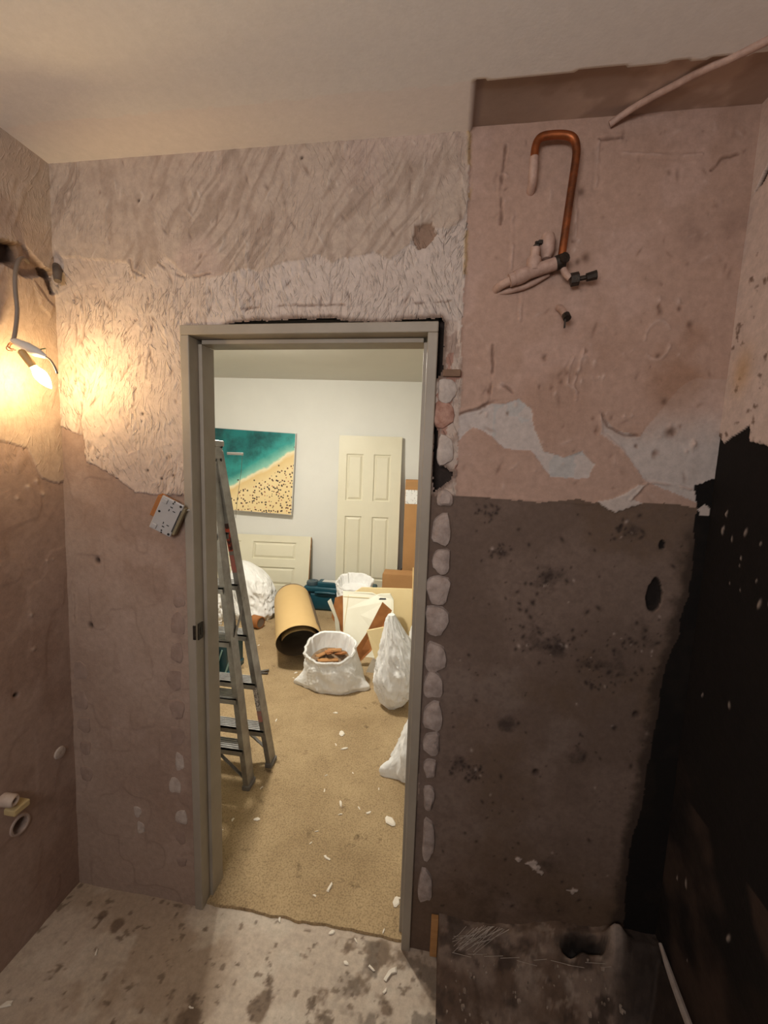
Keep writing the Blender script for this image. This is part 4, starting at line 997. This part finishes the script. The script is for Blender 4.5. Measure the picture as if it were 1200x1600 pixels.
sack('filled_sack', 'tall filled white sack with gathered top beside the right jamb', (-.278, 2.65, CZ), [(0, .028, .028, -.005, -.03), (.035, .085, .06, 0, -.02), (.10, .125, .10, .01, 0), (.19, .155, .12, .02, .01), (.30, .150, .12, .03, .02), (.42, .115, .10, .015, .03), (.52, .07, .07, -.01, .03), (.60, .040, .040, -.03, .03), (.635, .022, .026, -.032, .03)],
     amp=.17, seed=8, p=.85, nrow=80, nang=120)
sack('slumped_sack', 'slumped white sack on the carpet half hidden by the right jamb, nearest the doorway', (.02, 2.06, CZ), [(0, .22, .11, 0, 0), (.04, .235, .12, 0, 0), (.12, .22, .13, .01, 0), (.24, .185, .12, .02, 0), (.36, .15, .10, .03, 0), (.50, .09, .08, .05, 0), (.56, .03, .03, .06, 0)],
     amp=.10, seed=12, ears=((math.pi + .3, .30, .08, .30),), p=.85)
sack('open_sack', 'open white sack behind the leaning boards, its mouth against the tool case', (-.845, 4.02, CZ), [(0, .17, .15, 0, 0), (.15, .19, .17, 0, 0), (.30, .17, .15, -.01, 0), (.38, .18, .14, -.01, 0), (.42, .19, .14, -.01, 0)],
     amp=.12, seed=17, mouth=(.05, .08, 0), p=.85)
sack('draped_sack', 'bulky white sack with loose draped folds between the ladder and the kraft roll', (-1.97, 4.02, CZ), [(0, .20, .18, .05, -.05), (.06, .24, .20, .05, -.04), (.16, .24, .20, .03, 0), (.28, .23, .19, .0, 0), (.38, .20, .17, -.03, .02), (.46, .15, .13, -.07, .04), (.53, .09, .08, -.12, .05), (.55, .04, .04, -.14, .05)],
     amp=.11, seed=23, p=.85, nrow=80, nang=120, ears=((-1.2, .3, .05, .2),))
sack('crumpled_sack', 'crumpled white sack seen between the ladder treads', (-2.36, 3.72, CZ), [(0, .22, .18, 0, 0), (.10, .25, .20, 0, 0), (.25, .22, .18, 0, 0), (.40, .16, .13, .02, 0), (.48, .05, .05, .02, 0)], amp=.18, seed=29, p=.85)
sack('filled_sack', 'rounded white sack behind the tall gathered sack at the right jamb', (-.06, 3.28, CZ), [(0, .13, .12, 0, 0), (.10, .17, .15, 0, 0), (.25, .17, .15, 0, 0), (.38, .13, .12, 0, 0), (.46, .06, .06, 0, 0), (.47, .02, .02, 0, 0)], amp=.08, seed=31, p=.9)

# ------------------------------------------------------------------ kraft board roll
def roll():
    p, q = Vector((-1.115, 3.09, 0)), Vector((-1.490, 3.94, 0)); ax = (q - p).normalized(); side = Vector((ax.y, -ax.x, 0)); Ln = (q - p).length
    r0 = .188; zc = CZ + r0 + .003
    t = thing('kraft_roll', (p.x, p.y, CZ), 'loose roll of tan kraft board lying on the carpet behind the open sack', 'roll')
    def sheet(name, off, th0, th1, m, kend=1.0):
        th = np.linspace(th0, th1, 90); P = []
        for k in np.linspace(0, kend, 4):
            row = []
            for a in th:
                r = r0 - .020 * max(0, a - 2.0) / math.pi + off + .05 * max(0, (.9 - a) / .9) ** 2 * 0
                if a > 2 * math.pi: r -= .004
                s0 = -(.11 * math.sin(a) + .04) if k == 0 else 0.0
                v = p + ax * (Ln * k + s0) + side * (r * math.cos(a)) + Vector((0, 0, zc + r * math.sin(a)))
                row.append(list(v))
            P.append(row)
        b = MB(); b.surf(np.array(P)); o = b.build(name, m, t, True)
        for poly in o.data.polygons: poly.use_smooth = True
        return o
    sheet('outer_face', .0, -.55, 9.2, M_ROLL); sheet('inner_face', -.003, -.55, 9.2, M_ROLLIN, 1.05)
    # free edge of the sheet hanging off the right side, shade painted in
    P = []
    for k in (0.05, .35, .7, .97):
        P.append([list(p + ax * Ln * k + side * (r0 * .80 + .10 * u) + Vector((0, 0, zc + r0 * .62 - (r0 * 1.45) * u ** 1.3))) for u in np.linspace(0, 1, 12)])
    b = MB(); b.surf(np.array(P)); tag(b.build('loose_flap', M_ROLLIN, t, True), 'loose flap of the roll, coloured dark for its shaded side')
roll()
tr = thing('tape_reel', (-1.73, 3.66, CZ), 'brown cardboard reel lying on its side beside the draped sack', 'reel')
Mx = axis_frame((-1.80, 3.69, CZ + .062), (-1.68, 3.65, CZ + .062))
b = MB(); b.lathe([(.060, 0), (.060, .10), (.050, .104), (.050, .0)], Mx, 24, False, False); b.build('reel_tube', M_BROWNWOOD, tr, True)
b = MB(); b.lathe([(.0, .099), (.049, .099), (.049, .094), (.0, .094)], Mx, 24); b.build('reel_end', M_CABLE, tr, True)
ct = thing('teal_crate', (-1.72, 2.80, CZ), 'teal plastic crate with a white upright seen below the ladder tread', 'crate')
b = MB(); b.box((-1.74, 2.86, CZ + .004), (.40, .26, .008))
for z in (.03, .24): b.box((-1.74, 2.735, CZ + z), (.40, .014, .03)); b.box((-1.545, 2.86, CZ + z), (.014, .25, .03)); b.box((-1.935, 2.86, CZ + z), (.014, .25, .03)); b.box((-1.74, 2.985, CZ + z), (.40, .014, .03))
b.box((-1.74, 2.738, CZ + .13), (.39, .006, .22)); b.box((-1.55, 2.86, CZ + .13), (.006, .24, .22)); b.box((-1.74, 2.982, CZ + .13), (.39, .006, .22)); b.box((-1.93, 2.86, CZ + .13), (.006, .24, .22))
b.build('crate_body', M_TEAL, ct)
b = MB()
for k in range(5):
    x = -1.90 + k * .085; beam(b, (x, 2.726, CZ + .03), (x + .07, 2.726, CZ + .23), .012, .004)
b.build('lattice', mat('pale_teal_plastic', (150, 190, 192), (140, 178, 180), 8, .4), ct)
b = MB(); beam(b, (-1.60, 2.70, CZ), (-1.625, 2.70, CZ + .27), .035, .012); b.build('white_upright', M_SOCKET, ct)
b = MB(); beam(b, (-1.40, 2.84, CZ + .008), (-1.285, 2.90, CZ + .014), .016, .012); beam(b, (-1.40, 2.84, CZ + .009), (-1.275, 2.86, CZ + .009), .014, .010)
tag(b.build('metal_bracket', mat('dull_steel', (110, 106, 102), (84, 80, 78), 20, .5, .7)), 'small grey forked metal bracket on the carpet right of the ladder', 'bracket')

# ------------------------------------------------------------------ broken boards leaning behind the sacks
def board(name, pts, thick, m, label, n=(0, 1, .25)):
    b = MB(); b.slab(pts, thick, n); return tag(b.build(name, m), label, 'board')
M_CREAM = mat('cream_board', (226, 206, 158), (220, 198, 148), 5, .7)
M_WHITEBD = mat('white_laminate', (232, 230, 212), (226, 222, 202), 6, .4)
board('cream_board', [(-.80, 3.62, CZ), (-.10, 3.62, CZ), (-.16, 3.80, .478), (-.74, 3.80, .452), (-.82, 3.77, .40)], .018, M_CREAM, 'wide cream board leaning at the back of the board pile')
wb = board('cupboard_front', [(-.79, 3.30, CZ), (-.46, 3.30, CZ), (-.37, 3.40, .24), (-.40, 3.56, .44), (-.435, 3.58, .485), (-.52, 3.585, .475), (-.56, 3.585, .462), (-.60, 3.586, .478), (-.872, 3.586, .470), (-.845, 3.50, .33)], .016, M_WHITEBD, 'broken white laminate cupboard panel leaning on the cream board')
b = MB()
for x0, z0, x1, z1, w2 in ((-.815, .05, -.815, .45, .004), (-.86, .435, -.62, .44, .004)):
    y0, y1 = 3.30 + (z0 / .47) * .286 - .004, 3.30 + (z1 / .47) * .286 - .004
    beam(b, (x0, y0, z0), (x1, y1, z1), w2, .003, 0)
b.build('edge_bead', M_CREAM, wb)
b = MB(); b.slab([(-.535, 3.562, .435), (-.48, 3.552, .418), (-.455, 3.555, .425), (-.47, 3.566, .448), (-.52, 3.566, .446)], .002, (0, 1, .3)); b.build('torn_patch', M_DARK, wb)
board('brown_plank', [(-.620, 3.13, .030), (-.515, 3.13, .150), (-.375, 3.24, .455), (-.455, 3.24, .520), (-.575, 3.17, .26), (-.655, 3.14, .13)], .014, M_BROWNWOOD, 'split brown plank leaning diagonally across the white panel')
board('cream_offcut', [(-.535, 3.00, .372), (-.40, 3.02, .405), (-.30, 3.02, .36), (-.36, 2.96, .16), (-.455, 2.94, .18)], .012, M_CREAM, 'triangular cream board offcut beside the gathered sack')
board('brown_card', [(-.985, 3.62, .20), (-.965, 3.66, .38), (-.905, 3.67, .40), (-.80, 3.66, .44), (-.79, 3.60, .10), (-.88, 3.60, .08)], .006, M_BROWNWOOD, 'torn brown fibreboard between the kraft roll and the white panel')
board('white_strip', [(-1.02, 3.60, .36), (-.99, 3.60, .39), (-.90, 3.585, .17), (-.885, 3.58, .06), (-.925, 3.58, .05), (-.95, 3.59, .22)], .006, M_WHITEBD, 'narrow white strip at the edge of the torn brown fibreboard')
board('grey_board', [(-.54, 3.05, CZ), (-.40, 3.05, CZ), (-.38, 3.09, .18), (-.50, 3.09, .10)], .012, mat('grey_board', (176, 168, 152), (160, 150, 134), 9, .8), 'grey board scrap under the brown plank')
b = MB(); beam(b, (-.222, 3.585, .03), (-.236, 3.60, .74), .012, .010); tag(b.build('thin_batten', mat('pale_timber', (232, 200, 146), (220, 186, 130), 6, .7)), 'thin pale timber batten standing in front of the cartons', 'batten')

# ------------------------------------------------------------------ hanging bulb and its wiring
hb = thing('hanging_bulb', (-1.19, 1.04, 1.98), 'lit candle bulb hanging from a grey cable on the left wall', 'bulb')
b = MB(); b.tube([(-1.315, 1.185, 2.235), (-1.285, 1.166, 2.246), (-1.245, 1.105, 2.228), (-1.222, 1.066, 2.17), (-1.218, 1.060, 2.11), (-1.216, 1.061, 2.065), (-1.224, 1.058, 2.01), (-1.232, 1.056, 1.980)], .0055, 10, 2); b.build('cable', M_CABLE, hb, True)
b = MB(); M = axis_frame((-1.240, 1.058, 1.985), (-1.131, 1.061, 1.937)); Lc = .119
b.lathe([(.0, 0), (.006, .002), (.0110, .018), (.0148, .05), (.0135, .085), (.006, .112), (.0, Lc)], M, 12, False, False); b.build('connector_block', M_SOCKET, hb, True)
for k, (dy, dz) in enumerate(((0, 0), (.006, -.004), (-.005, -.006))):
    b = MB(); b.tube([(-1.232 + dy, 1.058, 1.982 + dz), (-1.240 + dy, 1.046, 1.970 + dz), (-1.236 + dy, 1.044, 1.958 + dz), (-1.224 + dy, 1.050, 1.958 + dz)], .0012, 6, 2); b.build('loose_wire', M_COPPER, hb, True)
b = MB(); b.tube([(-1.140, 1.061, 1.940), (-1.122, 1.061, 1.932), (-1.108, 1.061, 1.912), (-1.100, 1.060, 1.893)], .0028, 8, 2); b.build('wire_tail', M_CABLE, hb, True)
b = MB(); b.tube([(-1.159, 1.060, 1.950), (-1.151, 1.064, 1.960), (-1.145, 1.072, 1.964)], .0016, 6); b.build('earth_wire', mat('green_wire', (70, 96, 50), (56, 80, 40), 20, .5), hb, True)
hp, hq, bt = Vector((-1.183, 1.031, 1.950)), Vector((-1.165, 1.050, 1.909)), Vector((-1.145, 1.080, 1.856))
b = MB(); M = axis_frame(hp, hq); b.lathe([(.005, 0), (.0095, .004), (.0105, .03), (.0105, .048)], M, 14); b.build('lamp_holder', M_BULBCAP, hb, True)
b = MB(); M = axis_frame(hq, bt); b.lathe([(.0085, .0), (.010, .006), (.0155, .018), (.017, .028), (.0145, .042), (.009, .055), (.004, .063), (.0006, .067)], M, 18); gb = b.build('glass_bulb', glow_glass('glowing_glass', (1.0, .80, .45), 5.0), hb, True)
b = MB(); b.lathe([(.0, .016), (.0028, .020), (.0034, .030), (.0028, .040), (.0, .044)], M, 12, False, False); b.build('filament', emit_mat('lit_filament', (1.0, .70, .34), BULB_STRENGTH), gb, True)
b = MB(); b.tube([(-1.286, 1.226, 2.13), (-1.288, 1.226, 1.97), (-1.292, 1.226, 1.765)], .0045, 8, 0)
tag(b.build('thin_conduit', mat('cream_conduit', (206, 186, 150), (196, 174, 138), 12, .6), None, True), 'thin cream conduit running down the left corner beside the bulb', 'conduit')
b = MB(); b.tube([(-1.262, 1.236, 2.262), (-1.245, 1.222, 2.24), (-1.236, 1.212, 2.205)], [.010, .013, .010], 10, 1)
tag(b.build('pipe_stub', mat('grey_metal_stub', (120, 108, 98), (70, 60, 54), 20, .6, .3), None, True), 'short grey pipe stub in the left corner above the bulb', 'pipe')

# ------------------------------------------------------------------ double power socket dangling at the frame
def power_socket():
    c = Vector((-.880, D - .040, 1.477)); ux = Vector((.463, -.02, .886)).normalized(); sh = Vector((.90, .18, -.44)); sh = (sh - ux * sh.dot(ux)).normalized(); out = ux.cross(sh)
    if out.y > 0: out = -out
    M = Matrix.Identity(4)
    for i in range(3): M[i][0], M[i][1], M[i][2], M[i][3] = ux[i], sh[i], out[i], c[i]
    t = thing('power_socket', tuple(c), 'white double power socket hanging crooked beside the door frame', 'socket')
    b = MB(); b.box((0, 0, 0), (.120, .074, .009), M, bevel=.003); b.build('face_plate', M_PLATE, t)
    b = MB(); b.box((.012, -.024, -.020), (.076, .060, .030), M, bevel=.003); tag(b.build('mounting_block', M_BROWNWOOD, t), 'orange-brown mounting block')
    for u in (.046, -.046):
        b = MB(); b.box((u, -.022, .006), (.016, .016, .006), M, bevel=.002); b.build('rocker_switch', M_PLATE, t)
        b = MB(); sg = 1 if u > 0 else -1
        b.box((u - sg * .010, .004, .0048), (.003, .008, .001), M @ Matrix.Rotation(.5, 4, 'Z') if False else M); b.box((u - sg * .022, .000, .0048), (.007, .0025, .001), M); b.box((u - sg * .020, .016, .0048), (.0025, .008, .001), M)
        b.lathe([(.0028, 0), (.0028, .0052)], M @ Matrix.Translation((u + sg * .004, .004, 0)), 8); b.lathe([(.0028, 0), (.0028, .0052)], M @ Matrix.Translation((u + sg * .011, .006, 0)), 8)
        b.lathe([(.0042, 0), (.0042, .0054)], M @ Matrix.Translation((u + sg * .006, .029, 0)), 8)
        b.build('pin_slot', M_DARK, t)
    b = MB(); b.box((.0, .0345, .0044), (.080, .003, .0012), M); b.lathe([(.004, 0), (.004, .0054)], M @ Matrix.Translation((.006, -.026, 0)), 8); b.build('dark_groove', M_DARK, t)
    b = MB(); q = M @ Vector((.03, .034, -.01)); b.tube([q, q + Vector((.012, .0, .010)), q + Vector((.020, .02, .006)), q + Vector((.016, .038, -.01))], .0035, 8, 2); b.build('wire', M_SOCKET, t, True)
    b = MB(); b.box((.0, .040, -.010), (.10, .010, .022), M, bevel=.002); b.build('side_clip', mat('olive_plastic', (140, 126, 96), (120, 106, 80), 10, .5), t)
power_socket()

# ------------------------------------------------------------------ copper pipe and fittings on the pink wall
PYY = D - .032
cp = thing('copper_pipe', (.20, D, 2.2), 'tarnished copper pipe loop with pink-painted valve fittings on the pink wall', 'pipe')
b = MB(); b.tube([(.190, D + .01, 2.405), (.190, PYY + .005, 2.412), (.188, PYY, 2.45), (.188, PYY, 2.492), (.196, PYY, 2.514), (.222, PYY, 2.518), (.262, PYY, 2.516), (.284, PYY, 2.506), (.292, PYY, 2.478), (.290, PYY, 2.44), (.282, PYY, 2.33), (.275, PYY, 2.218)], .0100, 12, 2); b.build('pipe_loop', M_COPPER, cp, True)
b = MB(); b.tube([(.190, D + .01, 2.404), (.1895, PYY + .006, 2.411), (.188, PYY, 2.45), (.1878, PYY, 2.468)], .0112, 12, 1); tag(b.build('painted_pipe_end', M_PINKPIPE, cp, True), 'pink-painted end of the copper pipe')
b = MB(); b.tube([(.112, D + .012, 2.158), (.124, D - .018, 2.163), (.150, PYY, 2.170)], .0115, 12, 1); b.tube([(.146, PYY, 2.169), (.160, PYY, 2.174)], .0175, 12)
b.tube([(.160, PYY, 2.174), (.176, PYY, 2.180), (.194, PYY, 2.187)], [.0190, .0205, .0170], 12); b.tube([(.190, PYY, 2.186), (.266, PYY, 2.209)], .0165, 12)
b.build('manifold', M_PINKPIPE, cp, True)
b = MB(); b.tube([(.205, PYY, 2.190), (.206, PYY, 2.222)], .0185, 12); b.tube([(.206, PYY, 2.220), (.208, PYY, 2.248)], .0125, 12); b.build('valve_stem', M_PINKPIPE, cp, True)
b = MB(); b.lathe([(.0, 0), (.008, 0), (.009, .006), (.005, .010), (.005, .016), (.0, .017)], Matrix.Translation((.210, PYY, 2.248)), 6); b.box((.219, PYY, 2.262), (.012, .010, .010), bevel=.002); b.build('valve_spindle', M_BRASS, cp)
b = MB(); b.lathe([(.0, -.034), (.014, -.031), (.024, -.014), (.026, .010), (.020, .028), (.0, .034)], Matrix.Translation((.240, D - .016, 2.258)) @ Matrix.Scale(.8, 4, (1, 0, 0)), 16); tag(b.build('plaster_lump', M_PINKPIPE, cp, True), 'rounded pink-painted lump behind the pipe')
b = MB(); b.tube([(.262, PYY - .002, 2.207), (.282, PYY - .004, 2.213)], .0185, 12); b.tube([(.275, PYY - .008, 2.212), (.280, PYY - .022, 2.213)], .0135, 10); b.build('elbow', M_BRASS, cp, True)
b = MB(); b.tube([(.280, PYY, 2.198), (.288, PYY - .002, 2.180), (.300, PYY - .002, 2.170)], .0085, 10, 1); b.build('outlet_pipe', M_PINKPIPE, cp, True)
b = MB(); b.lathe([(.0, 0), (.0165, 0), (.0165, .020), (.0, .020)], axis_frame((.302, PYY - .002, 2.165), (.324, PYY - .004, 2.168)), 6); b.tube([(.320, PYY - .003, 2.167), (.338, PYY - .005, 2.169)], .006, 10); b.tube([(.340, PYY - .005, 2.169), (.364, PYY - .008, 2.174)], [.0105, .012], 8); b.build('hose_nozzle', M_BRASS, cp)
b = MB(); b.tube([(.120, D + .006, 2.150), (.160, D - .010, 2.153), (.200, D - .012, 2.163), (.250, D - .012, 2.190)], [.006, .008, .008, .006], 10, 1); b.build('lower_pipe', M_PINKPIPE, cp, True)
st = thing('pipe_stub', (.29, D, 2.09), 'short capped pipe stub below the copper pipe on the pink wall', 'pipe')
b = MB(); b.tube([(.284, D + .01, 2.112), (.288, D - .018, 2.100), (.295, D - .042, 2.074)], [.009, .009, .008], 12, 1); b.build('stub', M_PINKPIPE, st, True)
b = MB(); b.tube([(.295, D - .042, 2.075), (.298, D - .050, 2.063)], .0105, 10); b.box((.292, D - .052, 2.050), (.004, .004, .022)); b.build('stub_cap', M_BRASS, st)

# ------------------------------------------------------------------ pipes low on the left wall
wp = thing('waste_pipe', (-1.325, 1.036, .45), 'open round waste pipe socket low on the left wall', 'pipe')
b = MB(); M = axis_frame((-1.385, 1.036, .454), (-1.31, 1.036, .454)); M2 = M
b.lathe([(.024, .0), (.024, .066), (.026, .068), (.031, .068), (.033, .064), (.033, .05), (.030, .05), (.030, .0)], M, 28, False, False); b.build('socket_ring', mat('chalky_pvc', (176, 156, 144), (150, 130, 118), 30, .7, bmp=.2), wp, True)
b = MB(); b.lathe([(.0, .010), (.024, .010), (.024, .004), (.0, .004)], M, 24); b.build('dark_bore', M_DARK, wp)
tp = thing('tap_outlet', (-1.315, .995, .56), 'small pale pipe outlet with a square block above the waste pipe', 'pipe')
b = MB(); M = axis_frame((-1.345, .990, .585), (-1.285, .998, .580)); b.lathe([(.008, .02), (.008, .062), (.014, .064), (.019, .058), (.020, .0)], M, 20, False, False); b.build('outlet_ring', mat('old_white_pvc', (196, 178, 164), (170, 150, 136), 30, .6), tp, True)
b = MB(); b.lathe([(.0, .03), (.008, .03), (.008, .024), (.0, .024)], M, 14); b.build('dark_bore', M_DARK, tp)
b = MB(); b.box((-1.305, 1.018, .538), (.045, .052, .022), Matrix.Identity(4), bevel=.004); b.build('square_block', mat('yellowed_block', (196, 176, 130), (176, 154, 110), 20, .7), tp)

# ------------------------------------------------------------------ odds and ends at the right
b = MB(); b.tube([(.372, 1.236, 2.548), (.40, 1.222, 2.560), (.435, 1.197, 2.566), (.481, 1.162, 2.566), (.523, 1.124, 2.564), (.569, 1.088, 2.556), (.64, 1.03, 2.553), (.70, .97, 2.553)], .008, 10, 1)
tag(b.build('painted_cable', M_PINKPIPE, None, True), 'painted-over cable crossing the ceiling in the right corner', 'cable')
b = MB(); b.box((.042, D - .012, .084), (.024, .018, .146), bevel=.002); tag(b.build('timber_strip', M_WOOD), 'short upright brown timber strip at the foot of the dark wall', 'strip')
b = MB(); b.tube([(.712, 1.19, .262), (.706, 1.12, .252), (.700, 1.02, .246), (.694, .86, .240)], [.005, .009, .010, .010], 8, 1)
tag(b.build('pale_edging', mat('pale_edging', (170, 158, 150), (140, 128, 120), 20, .7), None, True), 'pale edging strip along the foot of the black wall', 'edging')
b = MB(); r = random.Random(5)
def fz(x, y): return sunk_z(x, y)
for k in range(26):
    x0 = .12 + r.uniform(-.02, .05); x1 = x0 + r.uniform(.04, .12); y0, y1 = 1.20 - r.uniform(0, .03), 1.215
    b.tube([(x0, y0, fz(x0, y0) + .012), ((x0 + x1) / 2, (y0 + y1) / 2, fz((x0 + x1) / 2, 1.2) + .018), (x1, y1, fz(x1, y1) + .03)], .0007, 4)
for k in range(10):
    x0 = .10 + .05 * k; b.tube([(x0, 1.17, fz(x0, 1.17) + .02), (x0 + .06, 1.175 + r.uniform(-.01, .01), fz(x0, 1.17) + .02)], .0008, 4)
tag(b.build('cobweb', mat('dusty_web', (176, 164, 152), (160, 148, 136), 20, .9)), 'dusty cobweb threads over the mortar at the foot of the dark wall', 'cobweb', kind='stuff')

# ------------------------------------------------------------------ plaster chips on the floor
M_CHIP = mat('plaster_chip', (236, 228, 214), (216, 204, 186), 60, .9)
protos = []
for k in range(5):
    r = random.Random(90 + k); b = MB(); n = 7
    ring = [(math.cos(2 * math.pi * j / n) * r.uniform(.25, .75), math.sin(2 * math.pi * j / n) * r.uniform(.10, .42)) for j in range(n)]
    b.surf(np.array([[(x * .8, y * .8, 0) for x, y in ring], [(x, y, .10) for x, y in ring], [(x * .7, y * .7, .26 + .1 * r.random()) for x, y in ring]]), True, True, True)
    me_o = b.build('plaster_chip', M_CHIP); protos.append(me_o.data); bpy.data.objects.remove(me_o)
CHIP_SAY = {0: 'plaster chip at the foot of the left jamb', 2: 'small chip in the ladder shadow on the carpet', 3: 'elongated white chip on the carpet, nearest behind the doorway centre',
  6: 'chip on the carpet just left of the largest chip', 7: 'largest hook-shaped plaster chip on the carpet by the right jamb', 9: 'small upright chip in the middle of the carpet',
  10: 'long pale chip on the carpet before the threshold centre', 12: 'pointed chip on the carpet touching the foot of the right jamb', 13: 'smaller chip tucked beside the pointed chip at the right jamb',
  17: 'chip lying on the ragged carpet edge at the threshold centre', 19: 'largest triangular chip on the stained concrete by the right jamb', 20: 'thin chip on the stained concrete left of the triangular one',
  25: 'small chip on the carpet right of the ladder foot', 26: 'chip on the carpet just in front of the open sack', 27: 'stick-shaped chip midway between the open sack and the doorway', 28: 'squarish chip just in front of the stick-shaped chip',
  41: 'flat chip on the concrete at the left wall, nearest the viewer', 40: 'lone crumb on the concrete under the left corner', 24: 'tiny crumb on the stained concrete far left of the threshold', 32: 'crumb beside the mouth of the kraft roll', 33: 'crumb left of the open sack ear'}
def chip_label(y, x):
    if y < D: return 'white plaster crumb on the bare concrete before the doorway', 'crumbs on the concrete'
    return 'white plaster crumb lying on the brown carpet', 'crumbs on the carpet'
for i, (x, y, s) in enumerate(CHIPS):
    o = bpy.data.objects.new('plaster_chip', protos[i % 5]); COL.objects.link(o)
    k = s * math.hypot(y, 1.68) / 645.0 * 1.0
    o.scale = (k * 1.25, k, k * .45); o.location = (x, y, .009 if y > 1.27 else .002); o.rotation_euler.z = i * 1.7
    l, g = chip_label(y, x)
    if i in CHIP_SAY: l, g = CHIP_SAY[i], None
    tag(o, l, 'chip', g)
# fine debris in the sunken corner: too small to count
r = random.Random(3); b = MB()
for k in range(240):
    x, y = r.uniform(.08, .62), r.uniform(.80, 1.18); s = r.choice((.002, .003, .003, .004, .007)); z = sunk_z(x, y)
    n = 5; a0 = r.random() * 6
    ring = [(x + s * r.uniform(.6, 1.2) * math.cos(a0 + 2 * math.pi * j / n), y + s * r.uniform(.6, 1.2) * math.sin(a0 + 2 * math.pi * j / n)) for j in range(n)]
    b.surf(np.array([[(p, q, z - .004) for p, q in ring], [(p, q, z + s * .5) for p, q in ring]]), True, False, True)
tag(b.build('fine_debris', mat('grey_debris', (176, 160, 146), (112, 94, 80), 30, .9)), 'fine grey debris scattered on the sunken floor', 'debris', kind='stuff')
